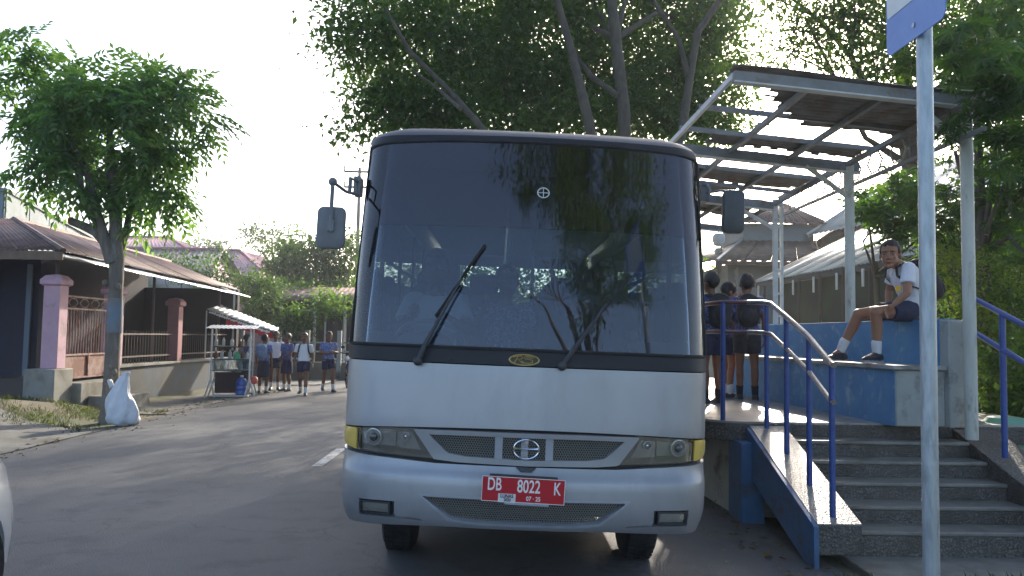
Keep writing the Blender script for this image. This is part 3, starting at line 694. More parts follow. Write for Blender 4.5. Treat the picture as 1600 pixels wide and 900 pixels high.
stroke([(.052,.012),(.040,.019),(.014,.021),(-.002,.014),(.004,.006),(.030,.004),(.046,-.003),(.044,-.013),(.024,-.018),(.0,-.016),(-.014,-.006)], .0026)
stroke([(.044,.009),(.030,.013),(.012,.012)], .002)

# windscreen, its rubber, sun film
UG = 1.085
gt = [(u, 2.645-.03*(abs(u)/UG)**4) for u in [UG*.975*(-1+2*k/40) for k in range(41)]]; gb = [(u, 1.425) for u in [UG*(-1+2*k/40) for k in range(41)]]
ws = patch(gt, gb, 72, 30, off=.002, th=.005, name='windscreen', m=windshield_m)
hz_ = bf(820, 357)[1]
patch([(a*.985, b-.01) for a, b in gt], [(u*.985, hz_+.0) for u, _ in gb], 60, 12, off=.0032, th=.0008, name='sun_film', m=film_m, parent=ws, label='dark tinted film across the top of the windscreen')
loop = gt + gb[::-1]; rp = [S(a, b, .004) for a, b in loop] ; rp.append(rp[0])
MB(local=True).tube(rp, .010, 8, cap=False).build('window_rubber', rubber, bus)
ring_t = [(u, 2.685) for u in us]; ring_b = [(float(np.interp(u, [-UM,-UG,UG,UM], [-UM,-UG*.975,UG*.975,UM])), 2.645-.03*min(1, abs(u)/UG)**4) for u in us]
patch(ring_t, ring_b, 96, 3, off=.0, th=.02, name='header_panel', m=blackp)
for s in (-1, 1):
    patch([(s*UG*.975,2.615),(s*UM,2.615)], [(s*UG,1.425),(s*UM,1.425)], 8, 30, off=.0, th=.02, name='corner_pillar', m=silver)
c = S(.05, 2.365, -.003); mb = MB(local=True)
sku, skz = bf(849, 302); mb.loft(ellring(sku, skz, .033, .030, .006, .003, 24), cap=False)
mb.tube([S(sku-.03,skz,.006), S(sku+.03,skz,.006)], .002, 6); mb.tube([S(sku,skz-.03,.006), S(sku,skz+.03,.006)], .002, 6)
mb.build('round_sticker', sticker, ws)
ku, kz = bf(703, 562); MB(local=True).ell(S(ku, kz, .008), (.008,.006,.008)).build('washer_jet', blackm, bus)
# roof
LB = 6.6
def ringU(z, ins, y2=None):
    pts = []
    for i in range(61):
        u = UM*(-1+2*i/60); p = S(u, min(z, 2.74)); s = 1 if p.x > 0 else -1
        c0 = V((0, 1.0, p.z)); d = (c0-p); d.z = 0
        if abs(p.x) > .5: d = V((-s*1.0*abs(p.x), max(0, (1.0-p.y))*1.0, 0))
        L_ = d.length; p = p+d*(ins/L_) if L_ > 1e-6 else p
        pts.append(V((p.x, p.y, z)))
    return [V((pts[0].x, LB-ins, z))]+pts+[V((pts[-1].x, LB-ins, z))]
rings = [ringU(z, i) for z, i in ((2.678,0.0),(2.705,.012),(2.73,.045),(2.75,.10),(2.765,.19),(2.774,.32),(2.78,.5))]
mb = MB(local=True); mb.loft(rings, cap=False, closed=False)
last = rings[-1]; m_ = len(last); base = len(mb.v)-m_
mb.f += [(base+i, base+i+1, base+m_-2-i, base+m_-1-i) for i in range(m_//2)]; mb.mi += [0]*(m_//2)
mb.build('roof', M('dark_silver_roof', (.10,.105,.11), (.08,.085,.09), s=4, r=.55, m=.2), bus, smooth=60)
# sides
for s in (-1, 1):
    x1, x2, x3, x4 = 1.034*s, 1.032*s, .985*s, .97*s; t = -.02*s
    def side(z0, xa, z1, xb, y0, y1, name, m, th=t):
        mb = MB(local=True); mb.hexa([(xa,y0,z0),(xa,y1,z0),(xa+th,y1,z0),(xa+th,y0,z0),(xb,y0,z1),(xb,y1,z1),(xb+th,y1,z1),(xb+th,y0,z1)]); return mb.build(name, m, bus, bevel=.003)
    mb = MB(local=True); mb.hexa([(x1,.40,.50),(x1,LB,.50),(x1+t,LB,.50),(x1+t,.40,.50),(x2,.40,1.50),(x2,LB,1.50),(x2+t,LB,1.50),(x2+t,.40,1.50)])
    sp_ = mb.build('side_panel', silver, bus, smooth=20)
    # wheel arches
    for yw in (1.42, 4.9):
        ct = MB(local=True); ct.lathe((s*1.0, yw, .36), [(.46,-.3),(.46,.3)], 28, 'X'); co = ct.build('arch_cut', silver, bus)
        bo = sp_.modifiers.new('cut', 'BOOLEAN'); bo.object = co; bo.solver = 'EXACT'
    bpy.context.view_layer.update()
    me2 = bpy.data.meshes.new_from_object(sp_.evaluated_get(bpy.context.evaluated_depsgraph_get())); sp_.modifiers.clear(); sp_.data = me2
    for o in [o for o in bus.children if o.name.startswith('arch_cut')]: bpy.data.objects.remove(o)
    side(2.42, 1.034*s, 2.69, 1.028*s, .7, LB, 'cant_rail', silver)
    ys = [.62, 1.35, 2.35, 3.35, 4.35, 5.35, LB-.06]
    for i, y in enumerate(ys): side(1.50, 1.035*s, 2.42, 1.034*s, y, y+(.07), 'window_pillar', blackm if 0 < i < 6 else silver)
    for i in range(6):
        w_ = side(1.50, 1.031*s, 2.42, 1.030*s, ys[i]+.07, ys[i+1], 'side_window', side_m, th=-.004*s)
        mb = MB(local=True); mb.box((1.031*s, (ys[i]+.07+ys[i+1])/2, 2.02), (.014, ys[i+1]-ys[i]-.07, .03)); mb.build('window_bar', blackm, w_)
# rear, floor, lining
mb = MB(local=True); mb.box((0, LB, 1.0), (2.08,.03,1.16)); mb.box((0,LB,2.55),(1.95,.03,.22)); mb.box((-.9,LB,2.0),(.22,.03,.95)); mb.box((.9,LB,2.0),(.22,.03,.95)); mb.build('rear_panel', silver, bus)
MB(local=True).box((0,LB,2.0),(1.6,.008,.9)).build('rear_window', side_m, bus)
mb = MB(local=True); mb.box((0,3.65,.88),(2.04,5.8,.05)); mb.build('floor_panel', darkmetal, bus)
mb = MB(local=True); mb.box((0,3.8,2.60),(1.90,5.5,.02)); mb.build('ceiling_lining', cream, bus)
# dashboard, wheel, seats
mb = MB(local=True); rr1 = []
for k in range(25):
    u = -1.0+2*k/24; p = S(u*.98, 1.40, -.06); rr1.append(p)
top = [V((p.x, p.y, 1.405)) for p in rr1]; top2 = [V((p.x*.97, .50+.1*abs(p.x), 1.43)) for p in rr1]; top3 = [V((p.x*.97, .60+.1*abs(p.x), 1.36)) for p in rr1]; bot = [V((p.x*.97, .66+.1*abs(p.x), .9)) for p in rr1]
mb.loft([top, top2, top3, bot], closed=False, cap=False); mb.build('dashboard', dashm, bus, smooth=60)
for k in range(3): MB(local=True).ell((-.62+.13*k-.13,.50,1.44),(.17,.12,.07),16,8).build('instrument_hood', dashm, bus) if k == 1 else None
swc = V((-.60,.66,1.44)); rot = Euler((R(-38),0,0)).to_matrix(); mb = MB(local=True); n=28; rings=[]
for k in range(n+1):
    a = 2*math.pi*k/n; c_ = V((math.cos(a), math.sin(a), 0)); rings.append([swc+rot @ (c_*(.215+.013*math.cos(t_))+V((0,0,.013*math.sin(t_)))) for t_ in [2*math.pi*q_/6 for q_ in range(6)]])
mb.loft(rings, cap=False)
for a in (R(-30), R(210), R(90)): mb.tube([swc, swc+rot @ V((.21*math.cos(a),.21*math.sin(a),0))], .012, 6)
mb.ell(swc, (.05,.05,.03), 12, 6, rot); mb.tube([swc, swc+rot @ V((0,0,-.5))], .02, 8)
mb.build('steering_wheel', M('grey_wheel', (.30,.33,.34), r=.4), bus)
def seat(x, y, w=.42):
    mb = MB(local=True); mb.box((x,y,1.16),(w,.42,.12)); st = mb.build('seat', greyseat, bus, bevel=.03)
    mb = MB(local=True); mb.box((x,y+.25,1.52),(w,.10,.66), Euler((R(-8),0,0)).to_matrix()); mb.build('backrest', greyseat, st, bevel=.035)
    mb = MB(local=True); mb.box((x,y+.31,1.93),(w*.6,.07,.16)); mb.build('headrest', greyseat, st, bevel=.03)
for x, y in ((-.60,1.15),(.55,1.2)): seat(x, y)
for y in (2.1,2.9,3.7,4.5,5.3,6.0):
    for x in (-.76,-.32,.36,.78): seat(x, y, .40)
for x, y in ((-.12,1.75),(.12,3.2)): MB(local=True).tube([(x,y,.9),(x,y,2.6)], .016, 8).build('grab_pole', M('pole_steel', (.5,.5,.5), r=.25, m=.9), bus)
MB(local=True).tube([(-.14,1.3,2.45),(-.14,6.2,2.45)], .014, 8).build('grab_rail', chrome, bus)
mb = MB(local=True); mb.box((.0,.62,2.42),(.34,.02,.09)); mb.build('interior_mirror', blackm, bus, bevel=.01)
# wipers
def wiper(arm, blade):
    A = [S(*bf(*p, .04), .035+.015*(i > 0)) for i, p in enumerate(arm)]
    mb = MB(local=True); mb.tube(A, [.015,.013,.009,.007][:len(A)], 8); mb.ell(A[0], (.026,.022,.026)); w_ = mb.build('wiper', blackm, bus)
    B = [S(*bf(*p, .012), .016) for p in blade]; mb = MB(local=True)
    for a, b in zip(B, B[1:]): mb.bar(a, b, .014, .018, up=(0,-1,0))
    mb.bar(B[0]*.8+B[-1]*.2+V((0,-.014,0)), B[0]*.2+B[-1]*.8+V((0,-.014,0)), .010, .012, up=(0,-1,0)); mb.build('blade', rubber, w_)
wiper([(654,566),(668,538),(694,490),(722,440)], [(681,495),(700,469),(730,424),(758,384)])
wiper([(878,574),(896,548),(922,512),(946,478)], [(905,530),(930,500),(958,466),(985,432)])
# roof lamp stub, mirrors
mb = MB(local=True); mb.lathe((-.73,.75,2.72), [(.035,0),(.035,.03),(.024,.06),(.006,.09)], 12); mb.build('roof_marker', M('brown_marker', (.12,.07,.06), r=.4), bus)
def bw(px, py, Y): return WBi @ at(px, py, Y)
mh = MB(local=True)
def mirror(x0, y0, x1, y1, Y, m, th=.05):
    a = bw(x0, y0, Y); b = bw(x1, y1, Y); c = (a+b)/2; w, h = abs(b.x-a.x), abs(b.z-a.z); rings = []
    for dy, sc in ((0,.86),(.008,.97),(th*.5,1),(th*.8,.98),(th,.94)):
        pts = []
        for cx, cz, a0 in ((1,1,0),(-1,1,90),(-1,-1,180),(1,-1,270)):
            r = .035
            for k in range(5):
                t_ = R(a0+22.5*k); pts.append(c+V(((cx*(w/2-r)+r*math.cos(t_))*sc, dy-th/2, (cz*(h/2-r)+r*math.sin(t_))*sc)))
        rings.append(pts)
    mb = MB(local=True); mb.loft(rings); return mb.build('side_mirror', m, bus)
mgrey = M('grey_mirror_plastic', (.17,.18,.19), (.13,.14,.15), s=8, r=.55)
m1 = mirror(497,322,538,390,4.62, mgrey)
a = bw(520,284,4.60); mb = MB(local=True); mb.tube([bw(517,362,4.58), bw(518,322,4.58), a], [.014,.012,.012], 8); mb.box(bw(517,352,4.585),(.036,.03,.06))
mb.ell(a, (.026,.026,.026)); mb.tube([a, bw(540,299,4.72), bw(556,304,4.84)], .010, 8); mb.tube([bw(547,278,4.75), bw(560,284,4.86)], .008, 8)
mb.tube([bw(548,277,4.75), bw(546,303,4.75)], .012, 8); mb.tube([bw(556,280,4.86), bw(557,308,4.86)], .010, 8); mb.box(bw(560,292,4.92),(.04,.12,.11)); mb.build('mirror_arm', mgrey, m1)
m2 = mirror(1129,296,1162,366,4.95, M('dark_mirror_plastic', (.035,.042,.05), (.05,.06,.065), s=8, r=.45))
mb = MB(local=True); b = bw(1128,298,4.95); mb.tube([bw(1095,291,5.05), bw(1104,288,5.0), bw(1109,296,4.98), bw(1108,312,4.98)], .010, 8); mb.tube([bw(1095,303,5.05), b, bw(1148,300,4.96)], .008, 8); mb.box(bw(1098,302,5.08),(.05,.12,.12)); mb.build('mirror_arm', mgrey, m2)
# wheels, axle, chassis
for (x, y) in ((-.80,1.42),(.84,1.42),(-.83,4.9),(.83,4.9)):
    mb = MB(local=True); w = .105 if y < 2 else .19
    mb.lathe((x,y,.365), [(.24,-w),(.34,-w),(.372,-w*.8),(.378,-w*.5),(.378,w*.5),(.372,w*.8),(.34,w),(.24,w)], 36, 'X'); wh = mb.build('wheel', rubber, bus, smooth=30)
    mb = MB(local=True); mb.lathe((x,y,.365), [(.24,-w*.9),(.20,-w*.3),(.08,-w*.3),(.05,0),(.08,w*.5),(.22,w*.7),(.24,w*.9)], 28, 'X'); mb.build('rim', silver_dull, wh)
    mb = MB(local=True)
    for k in range(40):
        a = 2*math.pi*k/40
        for dx in (-.6,0,.6): mb.box((x+dx*w, y+.377*math.cos(a+.05*dx), .365+.377*math.sin(a+.05*dx)), (w*.42,.03,.012), Euler((a+math.pi/2,0,0)).to_matrix())
    mb.build('tread', rubber, wh, kind='stuff', smooth=0)
mb = MB(local=True); mb.box((0,3.5,.62),(.9,6.0,.16)); mb.box((0,.8,.75),(1.9,1.0,.10)); mb.tube([(-.8,1.42,.36),(.8,1.42,.36)],.05,10); mb.tube([(-.8,4.9,.36),(.8,4.9,.36)],.07,10); mb.ell((0,4.9,.36),(.18,.2,.18)); mb.box((-.5,.6,.52),(.3,.3,.16)); mb.build('chassis', darkmetal, bus)

# ------------------------------------------------------------------ people
def capsule(mb, a, ra, b, rb, n=10, flat=False):
    a = Vector(a); b = Vector(b); d = (b-a); L = d.length
    if L < 1e-5: mb.ell(a, (ra,)*3, n, 6); return
    d.normalize(); u = d.orthogonal().normalized(); w = d.cross(u); rings = []
    st = []
    if not flat: st += [(-ra*math.sin(t), ra*math.cos(t)) for t in (R(80), R(50), R(20))]
    st += [(0, ra), (L*.33, ra*.67+rb*.33), (L*.66, ra*.34+rb*.66), (L, rb)]
    if not flat: st += [(L+rb*math.sin(t), rb*math.cos(t)) for t in (R(20), R(50), R(80))]
    for h, r in st: rings.append([a+d*h+(u*math.cos(2*math.pi*k/n)+w*math.sin(2*math.pi*k/n))*r for k in range(n)])
    mb.loft(rings)
def torso(mb, rings, n=16):
    "rings: (centre, lateral unit vector, rx, ry)"
    out = []
    for i, (c, lat, rx, ry) in enumerate(rings):
        up = (rings[min(i+1, len(rings)-1)][0]-rings[max(i-1, 0)][0]).normalized()
        lat = (lat-up*lat.dot(up)).normalized(); fw = lat.cross(up)
        out.append([c+lat*(rx*math.copysign(abs(math.cos(t))**.85, math.cos(t)))+fw*(ry*math.copysign(abs(math.sin(t))**.9, math.sin(t))) for t in [2*math.pi*k/n for k in range(n)]])
    mb.loft(out)
def remesh(mb, name, m, parent, vox, smooth_it=4, disp=0):
    me = bpy.data.meshes.new(name); me.from_pydata([tuple(v) for v in mb.v], [], mb.f)
    o = bpy.data.objects.new(name, me); COL.objects.link(o)
    r = o.modifiers.new('r', 'REMESH'); r.mode = 'VOXEL'; r.voxel_size = vox
    s = o.modifiers.new('s', 'SMOOTH'); s.iterations = smooth_it; s.factor = .5
    if disp:
        tx = bpy.data.textures.get('folds') or bpy.data.textures.new('folds', 'CLOUDS'); tx.noise_scale = .07; tx.noise_depth = 1
        d = o.modifiers.new('d', 'DISPLACE'); d.texture = tx; d.strength = disp; d.mid_level = .5
    bpy.context.view_layer.update()
    me2 = bpy.data.meshes.new_from_object(o.evaluated_get(bpy.context.evaluated_depsgraph_get()))
    me2.materials.clear(); me2.materials.append(m); o.modifiers.clear(); o.data = me2; bpy.data.meshes.remove(me)
    me2.polygons.foreach_set('use_smooth', [True]*len(me2.polygons)); me2.name = name; o.parent = parent; return o
def hand(mb, wr, dr, side, k, curl=.5, n=6):
    "palm and five fingers; dr: direction of the hand, side: direction of the thumb"
    dr = dr.normalized(); side = (side-dr*side.dot(dr)).normalized(); nrm = dr.cross(side)
    palm = wr+dr*.045*k; rot = Matrix((side, dr, nrm)).transposed()
    mb.ell(palm, (.036*k, .048*k, .016*k), 10, 8, rot)
    for i, (o, L) in enumerate(((.027,.062),(.009,.072),(-.009,.068),(-.026,.052))):
        a = wr+dr*.080*k+side*o*k; b = a+(dr*math.cos(curl)-nrm*math.sin(curl)+side*o*1.5)*L*.55*k; c = b+(dr*math.cos(curl*2)-nrm*math.sin(curl*2))*L*.45*k
        capsule(mb, a, .0085*k, b, .008*k, n); capsule(mb, b, .008*k, c, .0068*k, n)
    a = wr+dr*.03*k+side*.030*k; b = a+(dr*.7+side*.7-nrm*.2).normalized()*.03*k; c = b+(dr*.95+side*.2-nrm*.4).normalized()*.026*k
    capsule(mb, a, .011*k, b, .009*k, n); capsule(mb, b, .009*k, c, .0075*k, n)
BASE = dict(head=(0,-.012,1.385), neck=(0,.008,1.235), chest=(0,0,1.09), waist=(0,0,.92), pelvis=(0,0,.80),
    shL=(.150,.0,1.185), elL=(.195,.025,.95), wrL=(.200,-.03,.745), shR=(-.150,.0,1.185), elR=(-.195,.025,.95), wrR=(-.200,-.03,.745),
    hipL=(.072,0,.785), knL=(.085,-.012,.43), anL=(.088,.02,.075), hipR=(-.072,0,.785), knR=(-.085,-.012,.43), anR=(-.088,.02,.075))
def person(label, loc, face, H=1.5, J=None, shirt=shirtw, bottoms=navy, skirt=0, long=False, yaw=0, pitch=0, roll=0, near=False, sk=skin, bag=None, group=None, socks=True, hair='short', toeL=None, toeR=None, world=False, bottom_len=.62, girl=False, hdir=None):
    """face: direction the figure faces in degrees (0 = towards the camera); J overrides joints (local, or world points with world=True)"""
    k = H/1.5
    t = thing('person', label, 'person', loc, R(face), group)
    inv = Matrix.LocRotScale(t.location, t.rotation_euler, None).inverted()
    j = {a: Vector(b)*k for a, b in BASE.items()}
    for a, b in (J or {}).items(): j[a] = (inv @ Vector(b)) if world else Vector(b)*k
    toe = {}
    for s, given in (('L', toeL), ('R', toeR)):
        toe[s] = ((inv @ Vector(given)) if world else Vector(given)*k) if given is not None else j['an'+s]+Vector((.02 if s == 'L' else -.02, -.155, -.045))*k
    vox = .0075 if near else .012; latS = (j['shL']-j['shR']).normalized(); latH = (j['hipL']-j['hipR']).normalized()
    lerp = lambda a, b, f: a*(1-f)+b*f
    mb = MB(); sm = (j['shL']+j['shR'])/2; hm = (j['hipL']+j['hipR'])/2
    torso(mb, [(hm-Vector((0,0,.05))*k, latH, .085*k, .07*k), (j['pelvis'], latH, .135*k, .092*k), (j['waist'], (latS+latH)/2, .112*k, .080*k), (j['chest'], latS, .135*k, .092*k), (lerp(j['chest'], sm, .75), latS, .142*k, .085*k), (sm+(j['neck']-sm)*.35, latS, .09*k, .065*k), (j['neck'], latS, .047*k, .048*k)])
    capsule(mb, sm, .055*k, j['neck'], .046*k); capsule(mb, j['neck'], .045*k, j['head']-Vector((0,0,.03*k)), .044*k)
    for s in 'LR':
        capsule(mb, lerp(j['sh'+s], sm, .25), .048*k, j['sh'+s], .047*k); capsule(mb, j['sh'+s], .045*k, j['el'+s], .032*k); capsule(mb, j['el'+s], .033*k, lerp(j['el'+s], j['wr'+s], .35), .033*k); capsule(mb, lerp(j['el'+s], j['wr'+s], .35), .033*k, j['wr'+s], .021*k)
        capsule(mb, j['hip'+s], .082*k, j['kn'+s], .049*k, 12)
        calf = lerp(j['kn'+s], j['an'+s], .33)+Vector((0,.012,0))*k; capsule(mb, j['kn'+s], .046*k, calf, .050*k); capsule(mb, calf, .050*k, j['an'+s], .031*k); capsule(mb, j['an'+s]-Vector((0,0,.022*k)), .030*k, j['an'+s]+(Vector((toe[s].x-j['an'+s].x, toe[s].y-j['an'+s].y, 0)).normalized()*.07-Vector((0,0,.045)))*k, .018*k)
    # head in its own frame
    hr = Euler((R(pitch), R(roll), R(yaw))).to_matrix()
    hc = j['head']; Hm = lambda x, y, z: hc+hr @ (Vector((x, y, z))*k*1.1)
    def he(c, r, n=16, m=12, rt=None, b=mb): b.ell(Hm(*c), tuple(q_*k*1.1 for q_ in r), n, m, hr if rt is None else hr @ rt)
    he((0,.012,.028), (.072,.090,.085)); he((0,-.022,-.035), (.058,.060,.072)); he((0,-.055,-.085), (.030,.026,.022)); he((0,-.045,-.03), (.052,.042,.05))
    capsule(mb, Hm(0,-.082,.012), .009*k, Hm(0,-.103,-.024), .015*k, 8); he((.013,-.092,-.028), (.010,.010,.009), 8, 6); he((-.013,-.092,-.028), (.010,.010,.009), 8, 6)
    he((0,-.080,-.056), (.024,.012,.006), 10, 6); he((0,-.078,-.067), (.020,.012,.007), 10, 6); he((0,-.074,.030), (.045,.012,.010), 10, 6)
    for s in (-1, 1): he((s*.074,.012,-.008), (.009,.020,.030), 8, 8); he((s*.034,-.068,-.02), (.020,.016,.018), 8, 6)
    if near:
        for s, cu in (('L', .55), ('R', .55)):
            d = (j['wr'+s]-j['el'+s]).normalized(); hand(mb, j['wr'+s], hdir.get(s, d) if hdir else d, Vector((0,-1,.2)) if s == 'L' else Vector((0,-1,.2)), k, cu)
    body = remesh(mb, 'body', sk, t, vox*(.75 if near else 1), 3)
    if not near:
        mb = MB()
        for s in 'LR': d = (j['wr'+s]-j['el'+s]).normalized(); hand(mb, j['wr'+s]-d*.01, d, Vector((0,-1,.1)), k, .5, 5)
        bm = bmesh.new(); bm.from_mesh(body.data); me = bpy.data.meshes.new('h'); me.from_pydata([tuple(v) for v in mb.v], [], mb.f); me.polygons.foreach_set('use_smooth', [True]*len(me.polygons)); bm.from_mesh(me); bm.to_mesh(body.data); bm.free()
    # face parts
    for s in (-1, 1):
        b = MB(); he((s*.031,-.081,.002), (.0110,.005,.0052), 10, 6, b=b); e = b.build('eye', eyem, t)
        e.parent = t; e.matrix_parent_inverse.identity()
        b = MB(); he((s*.031,-.0865,.002), (.0065,.003,.0055), 8, 6, b=b); fixl(b); b.build('iris', blackm, e)
    # hair
    b = MB(); n, m = 26, 16; vs = []
    low = {'short': -.010, 'bob': -.11}.get(hair, -.01)
    for i in range(m+1):
        th = math.pi*i/m
        for q_ in range(n):
            a = 2*math.pi*q_/n; x, y, z = math.sin(th)*math.cos(a), math.sin(th)*math.sin(a), math.cos(th)
            front = max(0, -y)
            lim = low+.075*min(1, front*2.2)+(.0 if hair == 'bob' else .0)
            if abs(x) > .8 and hair == 'short': lim = -.005
            if y > .3 and hair == 'short': lim = -.055
            p = Vector((x*.079, y*.097+.014, z*.094+.030)); jit = .0035*math.sin(a*9+th*7)
            p *= 1+jit*8 if i < m*.6 else 1
            if p.z < lim: p = Vector((x*.060*min(1, .5+math.sin(th)), y*.075+.014, lim+.004*math.sin(a*7)))
            vs.append(Hm(*p))
    fs = [(i*n+q_, (i+1)*n+q_, (i+1)*n+(q_+1) % n, i*n+(q_+1) % n) for i in range(m) for q_ in range(n)]
    b.add(vs, fs); b.local = True; b.build('hair', hairm, t, smooth=180)
    for s in (-1, 1):
        b = MB(local=True); he((s*.032,-.083,.022), (.018,.004,.0035), 8, 6, b=b); b.build('eyebrow', hairm, t)
    b = MB(local=True); he((0,-.089,-.061), (.022,.006,.0055), 12, 6, b=b); b.build('mouth', lipm, t)
    # shirt
    mb = MB(); hem = lerp(j['waist'], j['pelvis'], .85)
    torso(mb, [(hem, latH, .148*k, .108*k), (lerp(j['waist'], j['pelvis'], .45), latH, .140*k, .102*k), (j['waist'], latS, .130*k, .099*k), (j['chest'], latS, .150*k, .107*k), (lerp(j['chest'], sm, .75), latS, .158*k, .098*k), (sm+(j['neck']-sm)*.42, latS, .098*k, .073*k), (lerp(sm, j['neck'], .8), latS, .058*k, .056*k)], 20)
    for s in 'LR':
        f = 1.0 if long else .62; capsule(mb, lerp(j['sh'+s], sm, .2), .060*k, j['sh'+s], .062*k)
        e = lerp(j['sh'+s], j['el'+s], f); capsule(mb, j['sh'+s], .061*k, e, (.058 if not long else .045)*k, 14, flat=True)
        if long: capsule(mb, j['el'+s], .046*k, lerp(j['el'+s], j['wr'+s], .92), .036*k, 14)
    sh = remesh(mb, 'shirt', shirt, t, vox, 2, .010*k)
    b = MB(); cc = lerp(sm, j['neck'], .72); 
    for s in (-1, 1):
        f_ = latS.cross(j['neck']-sm).normalized(); f_ = -f_ if f_.y > 0 else f_
        p0 = cc-latS*s*.0+f_*.060*k-Vector((0,0,.012*k)); b.add([cc+latS*s*.055*k+Vector((0,0,.018*k)), p0+Vector((0,0,.01*k)), p0+latS*s*.035*k-Vector((0,0,.03*k))+f_*.012*k, cc+latS*s*.075*k-Vector((0,0,.012*k))+f_*.015*k], [(0,1,2,3)])
    b.local = True; c_ = b.build('collar', shirt, sh, smooth=0); so = c_.modifiers.new('t', 'SOLIDIFY'); so.thickness = .005
    # shorts or skirt
    mb = MB(); wst = lerp(j['waist'], j['pelvis'], .60)
    if skirt:
        mk_ = (j['knL']+j['knR'])/2; torso(mb, [(lerp(hm, mk_, skirt), latH, .165*k, .135*k), (lerp(hm, mk_, .25), latH, .155*k, .125*k), (j['pelvis'], latH, .148*k, .108*k), (wst, latH, .135*k, .10*k)], 20)
    else:
        torso(mb, [(hm-Vector((0,0,.03))*k, latH, .120*k, .095*k), (j['pelvis'], latH, .150*k, .108*k), (wst, latH, .136*k, .101*k)], 20)
        for s in 'LR': capsule(mb, j['hip'+s], .096*k, lerp(j['hip'+s], j['kn'+s], bottom_len if not long else .95), (.082 if bottom_len < .9 else .066)*k, 16, flat=True)
        if bottom_len >= .99:
            for s in 'LR': capsule(mb, j['kn'+s], .066*k, lerp(j['kn'+s], j['an'+s], .9), .050*k, 14, flat=True)
    remesh(mb, 'skirt' if skirt else 'shorts', bottoms, t, vox, 2, .008*k)
    for s in 'LR':
        if socks:
            b = MB(local=True); a0 = lerp(j['an'+s], j['kn'+s], .22 if near else .28); capsule(b, a0, .043*k, j['an'+s]-Vector((0,0,.01*k)), .037*k, 12); b.build('sock', sockm if socks is True else socks, t)
        b = MB(local=True); an, tt = j['an'+s], toe[s]; dd = (tt-an); dd.z = 0; dl = dd.length; dd = dd.normalized() if dl > 1e-4 else Vector((0,-1,0)); sd = Vector((-dd.y, dd.x, 0)); zf = min(an.z-.068*k, tt.z-.022*k) if True else 0
        rings = []
        for f, w, h, up_ in ((-.055,.020,.050,0), (-.045,.031,.072,0), (0,.040,.088,0), (.045,.041,.076,0), (.09,.044,.058,0), (.135,.041,.045,0), (.165,.026,.028,0), (.172,.012,.018,0)):
            c = Vector((an.x, an.y, zf))+dd*f*k*1.02; rings.append([c+sd*(w*k*math.cos(a))+Vector((0,0,h*k*(.5+.5*math.sin(a)))) if math.sin(a) >= -.2 else c+sd*(w*k*math.cos(a)) for a in [2*math.pi*q_/12 for q_ in range(12)]])
        b.loft(rings); so = b.build('shoe', shoem, t, smooth=70)
        b = MB(local=True); rings = [[c+sd*(w_*k*math.cos(a))+Vector((0,0,(.014*k if math.sin(a) > 0 else 0))) for a in [2*math.pi*q_/12 for q_ in range(12)]] for c, w_ in ((Vector((an.x, an.y, zf-.001))+dd*f*k*1.02, w+.003) for f, w in ((-.058,.020),(-.045,.032),(.045,.039),(.10,.043),(.15,.038),(.175,.014)))]
        b.loft(rings); b.build('sole', solem, so, smooth=0)
    if bag:
        fw = latS.cross(Vector((0,0,1))).normalized(); fw = fw if fw.y < 0 else -fw
        ctr = lerp(j['chest'], j['waist'], .15)-fw*.17*k
        up = (sm-j['waist']).normalized(); rot = Matrix((latS, fw, up)).transposed()
        wloc = Matrix.LocRotScale(t.location, t.rotation_euler, None)
        bt = thing('backpack', bag, 'backpack', tuple(wloc @ (ctr-up*.2*k)), R(face))
        b = MB(); b.ell((0,0,0), (.135*k,.085*k,.20*k), 20, 14); bt_inv = Matrix.LocRotScale(bt.location, bt.rotation_euler, None).inverted() @ wloc
        b.v = [tuple(bt_inv @ (ctr+rot @ Vector((math.copysign(abs(v[0]/(.135*k))**.7, v[0])*.135*k, math.copysign(abs(v[1]/(.085*k))**.7, v[1])*.085*k, math.copysign(abs(v[2]/(.2*k))**.8, v[2])*.2*k)))) for v in b.v]; b.local = True
        b.build('sack', blackcloth, bt, smooth=60)
        b = MB(local=True); pc_ = bt_inv @ (ctr-fw*.075*k-up*.06*k); b.ell(pc_, (.10*k,.04*k,.09*k), 16, 10, bt_inv.to_3x3() @ rot); b.build('front_pocket', blackcloth, bt, smooth=180)
        for s in (-1, 1):
            b = MB(local=True); pts = [ctr+up*.17*k+latS*s*.07*k-fw*(-.06)*k, sm+latS*s*.085*k+up*.055*k+fw*.0*k, sm+latS*s*.10*k+up*.02*k+fw*.085*k, j['chest']+latS*s*.115*k+fw*.125*k, lerp(j['chest'], j['waist'], .6)+latS*s*.145*k+fw*.05*k, ctr-up*.14*k+latS*s*.12*k+fw*.05*k]
            pts = [bt_inv @ p for p in pts]
            for a, c in zip(pts, pts[1:]): b.bar(a, c, .035*k, .008*k, up=tuple(bt_inv.to_3x3() @ fw))
            b.build('shoulder_strap', blackcloth, bt)
    return t, j, Hm
def fixl(b): b.local = True
_ob = MB.build
def _build(s, name, mats, parent=None, **kw):
    if parent is not None and name in ('eye', 'iris'): s.local = True
    return _ob(s, name, mats, parent, **kw)
MB.build = _build

